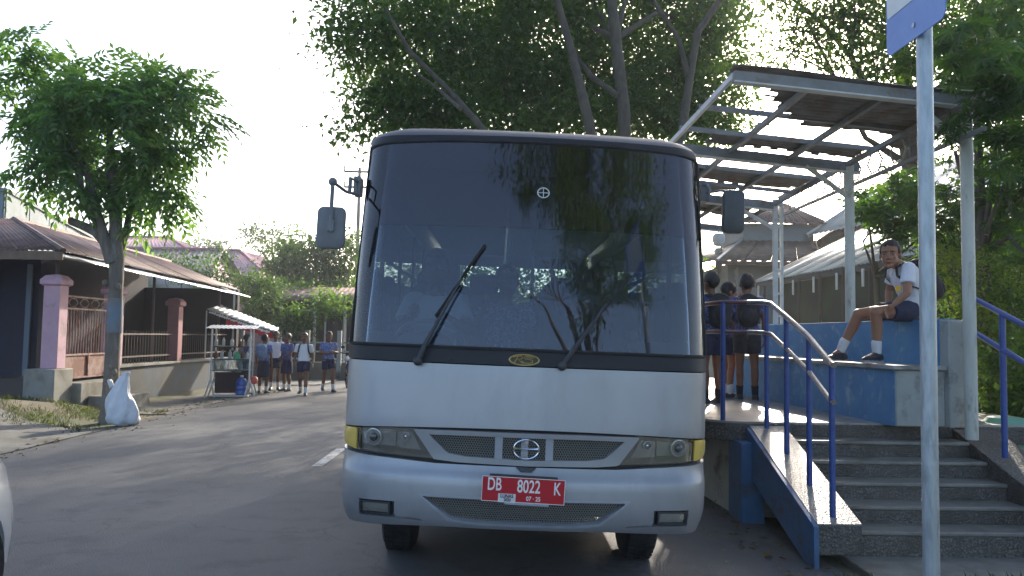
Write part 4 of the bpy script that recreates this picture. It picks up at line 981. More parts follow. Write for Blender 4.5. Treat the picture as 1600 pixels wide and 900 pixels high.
# boy seated on the wall: joints given as points of the place
sb = dict(pelvis=at(1428,481,7.50), hipL=at(1424,486,7.42), hipR=at(1424,483,7.60), waist=at(1424,458,7.48), chest=at(1415,432,7.45), neck=at(1402,412,7.42), head=at(1391,398,7.40),
    shL=at(1420,420,7.30), elL=at(1417,458,7.22), wrL=at(1397,476,7.24), shR=at(1398,423,7.58), elR=at(1389,455,7.68), wrR=at(1388,482,7.60),
    knL=at(1368,488,7.28), anL=at(1370,549,7.34), knR=at(1341,491,7.60), anR=at(1314,545,7.70))
t, j, Hm = person('boy in white shirt sitting on the blue wall with feet on the bench', tuple(q(3.9,7.5,1.70)), -62, 1.62, sb, world=True, near=True, toeL=at(1345,561,7.24), toeR=at(1290,560,7.66), yaw=28, pitch=4, roll=0, bag='black backpack on the back of the boy seated on the blue wall', bottom_len=.60)
b = MB(local=True); p_ = j['chest']*.6+j['waist']*.4; latv = (j['shL']-j['shR']).normalized()
ti = Matrix.LocRotScale(t.location, t.rotation_euler, None).inverted()
b.box(ti @ at(1404,451,7.27), (.045,.02,.05), Euler((0,0,R(20))).to_matrix()); b.build('pocket_badge', yellowp, t)

# pupils on the platform
def lp(px, py, Y): return at(px, py, Y)
hands_up = dict(elR=(-.21,-.10,.98), wrR=(-.10,-.24,1.12))
person('boy in purple blue batik standing with his back turned nearest the blue bench', (2.96,9.55,ZP), 168, 1.50, dict(elL=(.22,.0,.96), wrL=(.12,-.17,.86)), shirt=batik2, sk=skin2, socks=sockd, bottoms=blackcloth, bag='dark backpack on the boy standing nearest the blue bench')
person('pupil in blue jersey half hidden by the right edge of the bus', (2.36,8.9,ZP), 200, 1.46, dict(elR=(-.22,-.05,.98), wrR=(-.16,-.22,.98)), shirt=batik2, sk=skin2, socks=sockd, bag='dark backpack of the pupil beside the right edge of the bus')
person('pupil between two others on the platform holding a hand up to the face', (2.84,9.9,ZP), 95, 1.42, dict(elR=(-.20,-.10,1.0), wrR=(-.06,-.16,1.26)), shirt=batik2, hair='bob')
person('pupil in pink trousers farthest back on the platform', (3.36,11.6,ZP), -60, 1.45, {}, shirt=batik1, bottoms=M('pink_cloth', (.55,.22,.30), r=.9), bottom_len=1.0, socks=False)

# pupils across the road
walk = dict(knL=(.08,-.14,.45), anL=(.085,-.20,.08), knR=(-.08,.03,.42), anR=(-.085,.20,.10), elL=(.20,.08,.96), wrL=(.21,.0,.76), elR=(-.20,.02,.95), wrR=(-.21,-.12,.78))
person('boy in white shirt and navy shorts walking along the road towards the bus', (-4.75,19.8,hz(-4.75)), 6, 1.52, walk, shirt=shirtw, sk=skin2, bag='dark backpack on the walking boy in the white shirt')
person('boy in blue batik shirt walking just behind the boy in white', (-4.40,21.0,hz(-4.4)), 25, 1.55, dict(walk, elR=(-.22,-.02,.98), wrR=(-.02,-.20,.96), elL=(.22,-.02,.98), wrL=(.05,-.20,1.02)), shirt=batik1, sk=skin2)
g = 'pupils in blue batik waiting by the food cart'
person('pupil in blue batik and dark skirt standing closest to the food cart', (-6.25,20.2,hz(-6.2)), 120, 1.50, {}, shirt=batik1, skirt=1.05, group=g, sk=skin2)
person('pupil with pale blue backpack second from the food cart', (-5.98,20.7,hz(-6)), 175, 1.50, {}, shirt=batik1, skirt=1.0, group=g, sk=skin2, bag='pale blue backpack carried by a pupil near the food cart')
bpk = [o for o in COL.objects if o.name.startswith('backpack') and 'pale blue' in o['label']][0]
pb = M('pale_blue_bag', (.20,.30,.45), (.16,.24,.38), s=12, r=.8)
for c in bpk.children: c.data.materials[0] = pb
person('pupil facing the cart, taller one at the back of the waiting group', (-6.05,22.0,hz(-6)), 15, 1.58, {}, shirt=shirtw, skirt=0, group=g, sk=skin2)
person('pupil in dark blue at the right end of the group by the food cart', (-5.55,21.3,hz(-5.5)), -30, 1.52, dict(elL=(.20,-.06,.97), wrL=(.05,-.18,.92)), shirt=batik2, skirt=.9, group=g, sk=skin2)

# inside the bus
def seated(label, x, y, face, shirt, H=1.5, arms=None):
    J = dict(head=(0,-.03,.62+.0), neck=(0,.0,.47), chest=(0,.02,.32), waist=(0,.03,.14), pelvis=(0,.03,.03), shL=(.15,.01,.42), shR=(-.15,.01,.42), elL=(.20,-.02,.18), elR=(-.20,-.02,.18), wrL=(.13,-.22,.14), wrR=(-.13,-.22,.14),
             hipL=(.08,0,.02), hipR=(-.08,0,.02), knL=(.10,-.38,.03), knR=(-.10,-.38,.03), anL=(.10,-.38,-.32), anR=(-.10,-.38,-.32))
    J.update(arms or {})
    p = WB @ V((x, y, 1.27)); return person(label, tuple(p), face, H, J, shirt=shirt, sk=skin2)
seated('driver behind the steering wheel seen dimly through the windscreen', -.60, 1.12, 0, shirtw, 1.6, dict(elL=(.22,-.16,.22), wrL=(.12,-.36,.30), elR=(-.22,-.16,.22), wrR=(-.12,-.36,.30)))
seated('passenger in blue batik leaning in the middle of the bus', -.12, 1.5, 10, batik1, 1.5, dict(elR=(-.24,-.10,.30), wrR=(-.20,-.28,.42)))
seated('passenger in dark red on the front seat with an arm raised, seen through the windscreen', .55, 1.15, -8, M('dark_red_cloth', (.16,.05,.09), r=.9), 1.55, dict(elR=(-.27,-.14,.40), wrR=(-.32,-.26,.62)))
seated('passenger farther back on the left of the aisle seen through the windscreen', -.76, 2.25, 0, batik2, 1.5)

# ------------------------------------------------------------------ buildings
rustroof = M('brown_rusty_roofing', (.14,.085,.07), (.20,.12,.10), s=3, r=.65, m=.15, c3=(.09,.05,.035), s3=2, t3=(.45,.62), bump=.2, bs=30)
rustroof2 = M('rust_and_zinc_roofing', (.13,.085,.06), (.095,.06,.042), s=2, r=.7, c3=(.19,.15,.12), s3=3, t3=(.54,.68), sc=(1,1,3))
zinc = M('pale_zinc_sheet', (.42,.44,.45), (.34,.36,.37), s=4, r=.45, m=.35, c3=(.24,.20,.16), s3=2.5, t3=(.58,.72))
mossroof = M('mossy_grey_roofing', (.27,.28,.27), (.22,.17,.15), s=1.2, r=.7, c3=(.13,.16,.09), s3=.9, t3=(.45,.6))
pinkroof = M('faded_pink_roofing', (.50,.32,.33), (.44,.27,.28), s=1.5, r=.7)
pinkwall = M('pink_plaster', (.52,.33,.40), (.46,.28,.35), s=4, r=.75, c3=(.30,.22,.22), s3=3, t3=(.58,.72), bump=.15, bs=40)
pinkwall2 = M('dull_red_pink_plaster', (.36,.16,.17), (.29,.13,.14), s=4, r=.75)
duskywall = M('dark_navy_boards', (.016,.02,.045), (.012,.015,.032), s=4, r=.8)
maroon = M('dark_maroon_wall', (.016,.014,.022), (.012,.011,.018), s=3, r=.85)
ironm = M('dark_iron', (.05,.04,.04), (.08,.045,.035), s=9, r=.6)
gatem = M('rusty_pink_gate', (.30,.20,.19), (.26,.14,.12), s=8, r=.6, c3=(.20,.08,.045), s3=4, t3=(.48,.6))
gatepan = M('rusted_gate_panel', (.33,.23,.20), (.20,.08,.05), s=3, r=.65, c3=(.16,.055,.03), s3=2.2, t3=(.42,.58))
plinthm = M('blue_grey_dirty_plinth', (.06,.09,.13), (.05,.07,.09), s=3, r=.8, c3=(.07,.07,.06), s3=1.6, t3=(.42,.62), bump=.4, bs=30)
bluegrey = M('pale_blue_grey_concrete', (.20,.245,.27), (.17,.21,.23), s=.7, r=.8, c3=(.13,.15,.16), s3=.8, t3=(.5,.75))
timber = M('old_timber_fascia', (.20,.14,.10), (.14,.10,.075), s=6, r=.8)
def corr(parent, A, B, Cc, D, w=.85, wave=.10, amp=.012, m=None, name='roof_sheet', seg=2, smooth=60):
    A, B, Cc, D = map(Vector, (A, B, Cc, D)); n = max(1, round((B-A).length/w)); nr = (B-A).cross(D-A).normalized(); nr = nr if nr.z > 0 else -nr
    for i in range(n):
        f0, f1 = i/n, (i+1)/n-.0005; k = max(4, int((B-A).length/n/wave*4)); mb = MB(); vs = []
        for j in range(seg+1):
            v = j/seg
            for q_ in range(k+1):
                f = f0+(f1-f0)*q_/k; p = (A*(1-f)+B*f)*(1-v)+(D*(1-f)+Cc*f)*v
                vs.append(p+nr*(amp*math.sin((A-B).length*f/wave*2*math.pi)+(.008 if i % 2 else 0)))
        mb.add(vs, [(j*(k+1)+q_, j*(k+1)+q_+1, (j+1)*(k+1)+q_+1, (j+1)*(k+1)+q_) for j in range(seg) for q_ in range(k)])
        o = mb.build(name, m, parent, smooth=smooth, fix=False); s_ = o.modifiers.new('t', 'SOLIDIFY'); s_.thickness = .004
def hexbox(mb, pts, z0, z1): # pts: 4 plan points
    mb.hexa([(p[0],p[1],z0) for p in pts]+[(p[0],p[1],z1) for p in pts]); return mb

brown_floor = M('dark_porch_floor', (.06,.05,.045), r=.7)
ha = thing('house', 'low roadside house with brown corrugated hip roof and dark open porch on the left', 'house', (-9.5, 18, 0))
E1, E2, R1, R2 = V((-7.95,14.7,2.93)), V((-7.68,23.8,2.74)), V((-10.5,17.4,3.86)), V((-10.3,25.2,3.66))
corr(ha, E1, E2, R2, R1, m=rustroof); corr(ha, V((-14.5,14.75,2.90)), E1, R1, V((-14.5,17.4,3.86)), m=rustroof)
MB().tube([E1, R1, R2], .06, 6).build('ridge_cap', rustroof, ha); MB().bar(V((-14.5,14.72,2.83)), E1-V((0,0,.09)), .03, .16).build('fascia', timber, ha)
corr(ha, V((-7.50,14.9,2.72)), V((-7.42,24.1,2.55)), V((-8.3,24.1,2.83)), V((-8.4,14.9,3.0)), m=zinc, name='awning_sheet', wave=.15, amp=.008)
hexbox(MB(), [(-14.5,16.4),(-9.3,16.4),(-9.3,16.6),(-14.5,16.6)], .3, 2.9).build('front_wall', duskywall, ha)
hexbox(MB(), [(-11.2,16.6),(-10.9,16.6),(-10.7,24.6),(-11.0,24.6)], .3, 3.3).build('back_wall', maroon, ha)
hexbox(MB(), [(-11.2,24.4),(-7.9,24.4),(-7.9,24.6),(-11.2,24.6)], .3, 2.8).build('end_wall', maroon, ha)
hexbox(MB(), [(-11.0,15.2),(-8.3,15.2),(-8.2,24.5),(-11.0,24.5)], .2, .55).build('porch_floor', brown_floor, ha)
for i in range(8): MB().box((-9.75-.62*i,16.38,1.65),(.56,.03,2.3)).build('door_leaf', duskywall, ha)
MB().box((-9.45,16.3,1.6),(.10,.05,2.4)).build('door_frame', M('blue_grey_frame', (.10,.14,.19), r=.6), ha)
for y in (15.0, 19.2, 23.7): MB().tube([(-8.2,y,.7),(-8.2,y,2.85)], .035, 8).build('porch_post', ironm, ha)
MB().box((-8.0,24.42,1.9),(.06,.06,1.9)).build('corner_post', white_metal, ha)

fw_ = thing('front_wall', 'dirty blue grey plinth wall with pink gate pillars in front of the porch', 'wall', (-8.2,19,0))
hexbox(MB(), [(-8.38,17.1),(-8.05,17.1),(-7.98,24.3),(-8.3,24.3)], -.15, .70).build('plinth', plinthm, fw_, bevel=.015)
hexbox(MB(), [(-8.42,17.05),(-8.0,17.05),(-7.93,24.35),(-8.34,24.35)], .70, .76).build('coping', conc, fw_, bevel=.01)
hexbox(MB(), [(-8.5,14.6),(-7.95,14.6),(-7.95,15.25),(-8.5,15.25)], -.1, .78).build('pillar_base', conc, fw_, bevel=.02)
hexbox(MB(), [(-8.5,15.26),(-7.8,15.26),(-7.8,17.04),(-8.5,17.04)], -.1, .50).build('gate_step', conc, fw_, bevel=.02)
hexbox(MB(), [(-7.8,15.5),(-7.25,15.5),(-7.25,17.0),(-7.8,17.0)], -.1, .24).build('gate_step', conc, fw_, bevel=.03)
def pillar(x, y, z0, z1, w, m, lab=None):
    mb = MB(); mb.box((x,y,(z0+z1)/2),(w,w,z1-z0)); p = mb.build('gate_pillar', m, fw_, bevel=.01, label=lab)
    mb = MB(); c = w*.5+.05
    mb.loft([[V((x+a*cc,y+b*cc,zz)) for a, b in ((-1,-1),(1,-1),(1,1),(-1,1))] for cc, zz in ((w*.5+.01,z1),(c,z1+.03),(c,z1+.11),(w*.45,z1+.19),(.02,z1+.22))]); mb.build('cap', m, p, smooth=0)
pillar(-8.2,15.0,.78,2.30,.30,pinkwall); pillar(-8.2,17.25,.70,2.25,.30,pinkwall); pillar(-8.15,20.4,.74,2.12,.28,pinkwall2, 'faded red pink pillar farther along the wall')
for y0, y1 in ((17.45,20.2),(20.6,24.2)):
    for z in (.92, 1.42): MB().bar((-8.16,y0,z), (-8.13,y1,z), .03, .035).build('fence_rail', ironm, fw_)
    n = int((y1-y0)/.14)
    for k in range(1, n): MB().tube([(-8.15,y0+(y1-y0)*k/n,.76),(-8.15,y0+(y1-y0)*k/n,1.50)], .009, 5).build('fence_bar', ironm, fw_)
gt_ = thing('iron_gate', 'rusty pink barred gate with patterned top between the pink pillars', 'gate', (-8.15,15.3,.52))
for a, b in (((-8.14,15.26,.56),(-8.14,15.26,2.15)),((-8.14,17.02,.56),(-8.14,17.02,2.15)),((-8.14,15.26,.58),(-8.14,17.02,.58)),((-8.14,15.26,1.02),(-8.14,17.02,1.02)),((-8.14,15.26,1.90),(-8.14,17.02,1.90)),((-8.14,15.26,2.13),(-8.14,17.02,2.13))):
    MB().bar(a, b, .035, .035).build('gate_frame', gatem, gt_)
for k in range(17): MB().tube([(-8.14,15.34+k*.1,1.03),(-8.14,15.34+k*.1,1.89)], .013, 6).build('gate_bar', gatem, gt_)
MB().box((-8.15,15.70,.80),(.012,.84,.40)).build('gate_panel', gatepan, gt_); MB().box((-8.15,16.58,.80),(.012,.84,.40)).build('gate_panel', gatepan, gt_); MB().box((-8.13,16.14,.8),(.03,.05,.42)).build('gate_frame', gatem, gt_)
for k in range(4):
    y = 15.5+.42*k; mb = MB(); pts = [V((-8.14,y-.17,2.01)),V((-8.14,y-.08,2.09)),V((-8.14,y+.08,2.09)),V((-8.14,y+.17,2.01)),V((-8.14,y+.08,1.94)),V((-8.14,y-.08,1.94))]
    for i in range(6): mb.tube([pts[i], pts[(i+1)%6]], .009, 5)
    mb.build('gate_ornament', gatem, gt_)

bb = thing('block_building', 'plain pale blue grey walled building rising behind the brown roofed house', 'building', (-12,20,0))
a0, a1, a2 = V((-11.7,19.0,0)), V((-15.2,31.0,0)), V((-17.5,18.5,0))
hexbox(MB(), [a2[:2], a0[:2], a1[:2], (-22,31)], -.2, 4.72).build('wall', bluegrey, bb)
dd = (a1-a0).normalized()
for i in range(6):
    for j in range(4):
        p = a0+dd*(.05+2.02*i); r_ = V((dd.y,-dd.x,0)); mb = MB(); c = p+dd*.98+r_*.012+V((0,0,.66+1.17*j)); 
        mb.box(c, (.02,1.94,1.13), Matrix.Rotation(math.atan2(-dd.x, dd.y), 3, 'Z')); mb.build('wall_panel', bluegrey, bb, bevel=.004)
dl = (a2-a0).normalized()
for i in range(3):
    for j in range(4):
        c = a0+dl*(.95+1.9*i)+V((0,-.012,.66+1.17*j)); mb = MB(); mb.box(c, (1.84,.02,1.13), Matrix.Rotation(math.atan2(-dl.y, -dl.x), 3, 'Z')); mb.build('wall_panel', M('grey_block', (.22,.26,.30), r=.8) if i+j == 0 else bpy.data.materials['grey_block'], bb, bevel=.004)
hexbox(MB(), [(-17.6,18.42),(-11.62,18.93),(-15.1,31.1),(-22,31.1)], 4.72, 4.80).build('parapet_coping', bluegrey, bb)
MB().tube([a0+V((-.05,-.05,3.1)), a1+V((.1,0,3.1))], .02, 5).build('cable', ironm, bb)

# houses farther off
def hipface(parent, pts, m, w=1.2): corr(parent, *pts, w=w, wave=.3, amp=.02, m=m)
h2 = thing('house', 'distant house with mossy grey zinc gable roof left of the road', 'house', tuple(at(250,520,38).xy)+(0,))
A, B, Cc, D = at(120,470,33), at(312,462,33), at(350,393,38), at(196,388,38)
B.z = A.z; Cc.z = D.z; hipface(h2, (A, B, Cc, D), mossroof); bk = V((0,5,0)); corr(h2, B+bk*2, A+bk*2, D, Cc, w=1.2, wave=.3, amp=.02, m=mossroof)
MB().tube([D, Cc], .09, 6).build('ridge_cap', pinkwall2, h2); mb = MB(); e = V((-.3,0,-.1)); mb.add([B+e, B+bk*2+e, Cc+e, V((B.x-.3,B.y,0)), V((B.x-.3,B.y+10,0))], [(0,1,2),(0,3,4,1)]); mb.build('gable_wall', pinkwall, h2, smooth=0)
hexbox(MB(), [(A.x,A.y+.4),(B.x-.3,B.y+.4),(B.x-.3,B.y+9.5),(A.x,A.y+9.5)], 0, A.z-.1).build('wall', pinkwall, h2)
h3 = thing('house', 'farther house with faded pink hip roof standing above the mossy roof', 'house', tuple(at(240,520,50).xy)+(0,))
A, B, Cc, D = at(130,396,45), at(308,391,45), at(264,370,49), at(190,370,49); B.z = A.z; Cc.z = D.z
hipface(h3, (A, B, Cc, D), pinkroof); corr(h3, B, B+V((1.5,8,0)), Cc+V((0,.2,0)), Cc, m=pinkroof, w=2); MB().tube([D, Cc, B], .09, 6).build('ridge_cap', pinkwall2, h3)
hexbox(MB(), [(A.x+.5,A.y+.5),(B.x-.5,B.y+.5),(B.x+.8,B.y+7.5),(A.x+.5,A.y+7.5)], 0, A.z-.05).build('wall', pinkwall, h3)
h4 = thing('house', 'distant pink roofed house half hidden by the roadside trees', 'house', tuple(at(400,520,44).xy)+(0,))
A, B, Cc, D = at(372,456,40), at(446,442,40), at(374,391,44), at(356,391,44); B.z = A.z; Cc.z = D.z
hipface(h4, (A, B, Cc, D), pinkroof); corr(h4, B, B+V((2,8,0)), Cc+V((.3,3,0)), Cc, m=pinkroof, w=2); MB().tube([D, Cc, B], .09, 6).build('ridge_cap', pinkwall2, h4)
A2, B2, C2, D2 = at(392,452,38), at(442,450,38), at(430,426,41), at(396,426,41); B2.z = A2.z; C2.z = D2.z; corr(h4, A2, B2, C2, D2, w=1.2, wave=.3, amp=.02, m=pinkroof)
hexbox(MB(), [(A.x,A.y+.3),(B.x-.3,B.y+.3),(B.x,B.y+8),(A.x,A.y+8)], 0, A.z-.05).build('wall', pinkwall, h4)

sh_ = thing('roadside_shop', 'dim brown fronted shop with white window frames beyond the pupils', 'shop', (-8.6,32,0))
p0, p1 = at(430,520,31), at(545,520,33); x0_, x1_ = p0.x, p1.x
brownw = M('brown_shop_wall', (.09,.07,.06), (.06,.05,.045), s=2, r=.8)
hexbox(MB(), [(x0_,32),(x1_+1.5,32),(x1_+1.5,36),(x0_,36)], -.1, 3.0).build('wall', brownw, sh_)
corr(sh_, (x0_-.5,30.9,2.75), (x1_+1.6,30.9,2.75), (x1_+1.6,34,3.45), (x0_-.5,34,3.45), m=rustroof, wave=.2)
for cx, w in ((x0_+.8,.9),(x0_+2.1,.8),(x0_+2.95,.35)):
    fr = MB()
    for a, b in (((cx-w/2,31.96,.5),(cx-w/2,31.96,2.4)),((cx+w/2,31.96,.5),(cx+w/2,31.96,2.4)),((cx-w/2,31.96,2.4),(cx+w/2,31.96,2.4)),((cx-w/2,31.96,.5),(cx+w/2,31.96,.5))): fr.bar(a, b, .07, .07)
    f_ = fr.build('window_frame', white_metal, sh_); MB().box((cx,31.97,1.45),(w-.07,.02,1.85)).build('pane', M('dark_pane', (.04,.045,.05), r=.15) if not bpy.data.materials.get('dark_pane') else bpy.data.materials['dark_pane'], f_)
for x in (x0_+.2, x0_+1.5, x1_+.2): MB().tube([(x,31,0),(x,31,2.75)], .05, 8).build('porch_post', white_metal, sh_)
lw = thing('boundary_wall', 'low dull boundary wall with pale posts behind the group of pupils', 'wall', (-6,27,0))
hexbox(MB(), [(-9.5,26.0),(-3.2,27.6),(-3.2,27.8),(-9.5,26.2)], -.1, .55).build('wall', M('dull_low_wall', (.16,.13,.10), (.22,.20,.17), s=2, r=.85), lw, bevel=.01)
for k in range(7):
    f = k/6; x, y = -9.3+6*f, 25.95+1.5*f; MB().box((x,y,.75),(.14,.14,1.7)).build('post', conc if k % 2 else greywall, lw, bevel=.01)
for z in (.9,1.2): MB().bar((-9.3,26.0,z),(-3.3,27.5,z),.03,.05).build('rail', greywall, lw)

# overhead pole and wires
ep = thing('utility_pole', 'distant utility pole with cross arms above the bus mirror', 'utility pole', tuple(at(562,520,42).xy)+(0,))
pp = at(562,262,42); MB().tube([(pp.x,42,0),(pp.x,42,pp.z)], [.14,.08], 8).build('pole', conc, ep)
for py in (268, 292): a = at(538,py,42); mb = MB(); mb.bar((a.x,42,a.z),(2*pp.x-a.x,42,a.z), .09, .10); mb.tube([(a.x,42,a.z),(a.x,42,a.z+.3)], .04, 6); mb.build('cross_arm', ironm, ep)
for (a, b, lab) in ((at(-40,150,20), at(62,205,22), 'thin dark wire entering at the left and running into the tree crown'), (at(300,356,60), at(562,366,42), 'thin wire crossing the sky to the utility pole')):
    pts = [a*(1-t_)+b*t_-V((0,0,.25*math.sin(math.pi*t_))) for t_ in [k/10 for k in range(11)]]
    o = MB().tube(pts, .014 if a.y < 30 else .02, 5).build('overhead_wire', ironm); tag(o, lab, 'wire')

# right-hand buildings behind the platform
gr_ = M('dark_green_wall', (.025,.055,.02), (.016,.035,.015), s=1.5, r=.85, c3=(.02,.022,.02), s3=1, t3=(.45,.62))
s1 = thing('market_shed', 'long low shed with pale corrugated roof and dark green wall behind the bench', 'shed', (8,16,0))
A, B = V((6.62,20.7,3.0)), V((7.25,12.4,3.02)); D, Cc = V((9.7,20.7,4.55)), V((10.3,12.4,4.6))
corr(s1, A, B, Cc, D, m=zinc, wave=.16, amp=.016); corr(s1, B+V((6.4,0,0)), A+V((6.4,0,0)), D, Cc, m=zinc, wave=.2); MB().tube([D, Cc], .08, 6).build('ridge_cap', zinc, s1)
MB().bar(A-V((-.04,0,.07)), B-V((-.04,0,.07)), .03, .13).build('fascia', M('black_fascia', (.035,.035,.04), r=.7), s1)
MB().bar(A, D, .06, .06).build('barge_board', rustroof2, s1)
hexbox(MB(), [(7.3,12.7),(13,12.7),(12.6,20.5),(7.0,20.5)], -.1, 2.9).build('wall', gr_, s1)
hexbox(MB(), [(6.98,12.6),(7.04,12.6),(6.84,20.4),(6.78,20.4)], .3, 1.35).build('lower_wall', M('mid_green_wall', (.07,.16,.04), (.05,.11,.03), s=1, r=.85), s1)
for k in range(8):
    y = 13+1.05*k; x = 7.2-.055*(y-12.4)
    MB().box((x-.16,y,2.72),(.03,.05,.34)).build('hanging_batten', white_metal, s1); MB().tube([(x-.02,y,0),(x-.02,y,2.95)], .04, 6).build('shed_post', ironm, s1)
s2 = thing('rusty_roof_house', 'rusty hip roofed house with a small square cupola behind the platform', 'house', (8.5,27,0))
A, B = at(1120,409,24), at(1330,413,24); A.z = B.z = 3.88
c0, c1 = at(1160,369,26.3), at(1270,371,26.3); c0.z = c1.z = 4.82
hipface(s2, (A, B, c1+V((.6,0,0)), c0), rustroof2, .9)
A3 = V((A.x-1.6,29.5,3.88)); corr(s2, A3, A, c0, c0+V((0,3,0)), m=rustroof2, wave=.3, w=1); MB().tube([A, c0], .06, 6).build('ridge_cap', zinc, s2); MB().bar(A-V((0,0,.06)), B-V((0,0,.06)), .04, .12).build('fascia', rustroof, s2)
hexbox(MB(), [(A.x+.5,24.6),(B.x,24.6),(B.x,30),(A.x+.5,30)], -.1, 3.84).build('wall', M('grey_green_wall', (.27,.28,.26), (.22,.23,.21), s=1, r=.85), s2)
for x in (A.x+.75, A.x+2.2): MB().box((x,24.57,1.9),(.12,.06,3.7)).build('wall_post', greywall, s2)
hexbox(MB(), [(c0.x,26.2),(c1.x,26.2),(c1.x,29),(c0.x,29)], 4.75, 5.35).build('cupola_wall', bluegrey, s2)
a, b = V((c0.x-.25,25.9,5.32)), V((c1.x+.55,25.9,5.32)); t0, t1 = at(1208,318,27.3), at(1228,318,27.3); t1.z = t0.z
corr(s2, a, b, t1, t0, m=rustroof, wave=.2); corr(s2, b, b+V((0,3,0)), t1+V((0,.5,0)), t1, m=rustroof, wave=.2); corr(s2, a+V((0,3,0)), a, t0, t0+V((0,.5,0)), m=rustroof, wave=.2)
wt = thing('water_tank', 'small white rounded water tank left of the rusty roof', 'tank', tuple(at(1124,400,25.5).xy)+(0,)); p = at(1123,374,25.5)
MB().lathe((p.x,p.y,p.z), [(.09,-.22),(.16,-.18),(.20,-.04),(.20,.10),(.15,.18),(.06,.21)], 16).build('tank', white_metal, wt); MB().tube([(p.x,p.y,0),(p.x,p.y,p.z-.28)], .12, 8).build('stand', greywall, wt)
s3 = thing('bright_roof_hall', 'far hall with a tall bright sunlit zinc roof over a dark gable on the right', 'hall', (14,28,0))
A, B = at(1262,362,26), V((12.6,15.5,5.0)); A.z = B.z = 4.95; D, Cc = at(1420,262,26), V((16.6,15.5,7.2)); D.z = Cc.z
corr(s3, A, B, Cc, D, m=zinc, wave=.25, amp=.02, w=1); MB().bar(A, D, .05, .16).build('barge_board', white_metal, s3)
mb = MB(); e = V((.1,.3,-.1)); mb.hexa([V((A.x+.3,A.y-.4,0)),V((D.x,D.y-.4,0)),V((D.x,D.y,0)),V((A.x+.3,A.y,0)),V((A.x+.3,A.y-.4,A.z-.15)),V((D.x,D.y-.4,D.z-.2)),V((D.x,D.y,D.z-.2)),V((A.x+.3,A.y,A.z-.15))]); mb.build('gable_wall', M('red_brown_gable', (.16,.07,.05), (.12,.055,.04), s=2, r=.8), s3)
hexbox(MB(), [(12.9,15.8),(17,15.8),(16.6,25.5),(A.x+.4,25.5)], 0, 4.85).build('wall', gr_, s3)

# ------------------------------------------------------------------ food cart and its awning
aw = thing('stall_awning', 'tilted zinc awning with a red banner over the food cart', 'awning', (-7.2,22.5,0))
P0, P1, P2, P3 = at(430,519,23.2), at(322,483,22.2), at(345,476,24.2), at(436,513,24.9)
corr(aw, P1, P0, P3, P2, m=zinc, wave=.16, amp=.010)
redb = M('red_banner', (.45,.02,.025), (.38,.015,.02), s=5, r=.6)
bpn = [P1*(1-f)+P0*f-V((0,0,.03)) for f in (.28, .5, .75, .97)]; mb = MB()
for a, b in zip(bpn, bpn[1:]): mb.add([a, b, b-V((0,0,.17)), a-V((0,0,.22))], [(0,1,2,3)])
bn = mb.build('banner', redb, aw, smooth=0); so = bn.modifiers.new('t', 'SOLIDIFY'); so.thickness = .004
mb = MB()
for k in range(26):
    f = .06+.88*k/26; p = P1*(1-f)+P0*f; mb.box(p-V((0,.02,.04+.03*random.random())), (.06,.01,.04+.04*random.random()), Euler((0,random.uniform(-.5,.5),0)).to_matrix())
mb.build('banner_trim', white_txt, aw)
for p in (P1, P0*.9+P1*.1): MB().tube([(p.x,p.y+.05,0),(p.x,p.y+.05,p.z-.02)], .02, 6).build('awning_post', white_metal, aw)
MB().bar(P1-V((0,0,.02)), P0-V((0,0,.02)), .03, .03).build('awning_rail', ironm, aw)

ct = thing('food_cart', 'white framed street food cart with shelves of jars and a small sheet roof', 'food cart', tuple(at(361,621,19.6)), R(10))
cw, cd, ch = .44, .28, 1.66
for sx in (-1, 1):
    for sy_ in (-1, 1):
        MB(local=True).box((sx*cw,sy_*cd,1.05),(.035,.035,1.25)).build('post', white_metal, ct); MB(local=True).tube([(sx*cw,sy_*cd*.9,.45),(sx*(cw+.13),sy_*cd,.02)], .022, 6).build('leg', white_metal, ct); MB(local=True).tube([(sx*cw,sy_*cd*.9,.45),(sx*(cw-.10),sy_*cd,.02)], .022, 6).build('leg', white_metal, ct)
teal = M('dark_teal_counter', (.04,.10,.11), (.03,.07,.08), s=8, r=.4)
for z, m_, nm in ((.05,white_metal,'bottom_rail'),(.66,teal,'counter'),(.92,teal,'shelf'),(1.22,darkmetal,'shelf')): MB(local=True).box((0,0,z),(2*cw-.03,2*cd-.03,.03)).build(nm, m_, ct, bevel=.004)
MB(local=True).box((-.02,.1,.35),(2*cw-.12,.03,.5)).build('back_panel', M('dark_plum_board', (.05,.03,.035), r=.8), ct)
MB(local=True).box((0,-.26,.80),(2*cw-.05,.006,.22)).build('glass_front', side_m, ct)
mb = MB(local=True)
for k in range(24): mb.box((-.56+.049*k,0,1.69+.012*(k%2)),(.05,.78,.006), Euler((R(6),0,0)).to_matrix())
mb.build('sheet_roof', zinc, ct)
cm = Matrix.LocRotScale(ct.location, ct.rotation_euler, None)
def bottle(x, y, z, r, h, m, cap, label, name='jar', group='jars and bottles on the food cart shelves'):
    t = thing(name, label, name, tuple(cm @ V((x,y,z))), 0, group)
    MB(local=True).lathe((0,0,0), [(r*.9,0),(r,.01),(r,h*.62),(r*.85,h*.72),(r*.42,h*.82),(r*.40,h*.93)], 12).build('glass', m, t); MB(local=True).lathe((0,0,h*.92), [(r*.48,0),(r*.48,h*.08)], 10).build('lid', cap, t)
cg = M('pale_jar_glass', (.40,.48,.48), r=.2); cgr = M('green_plastic', (.02,.36,.16), r=.4); cred = M('red_plastic', (.4,.04,.03), r=.4); cbl = M('blue_plastic', (.03,.10,.38), r=.35, coat=.3)
cols = [cg, cg, M('brown_sauce', (.14,.06,.03), r=.3), M('milky_plastic', (.5,.52,.5), r=.4)]
ords = ['first','second','third','fourth','fifth','sixth','seventh']
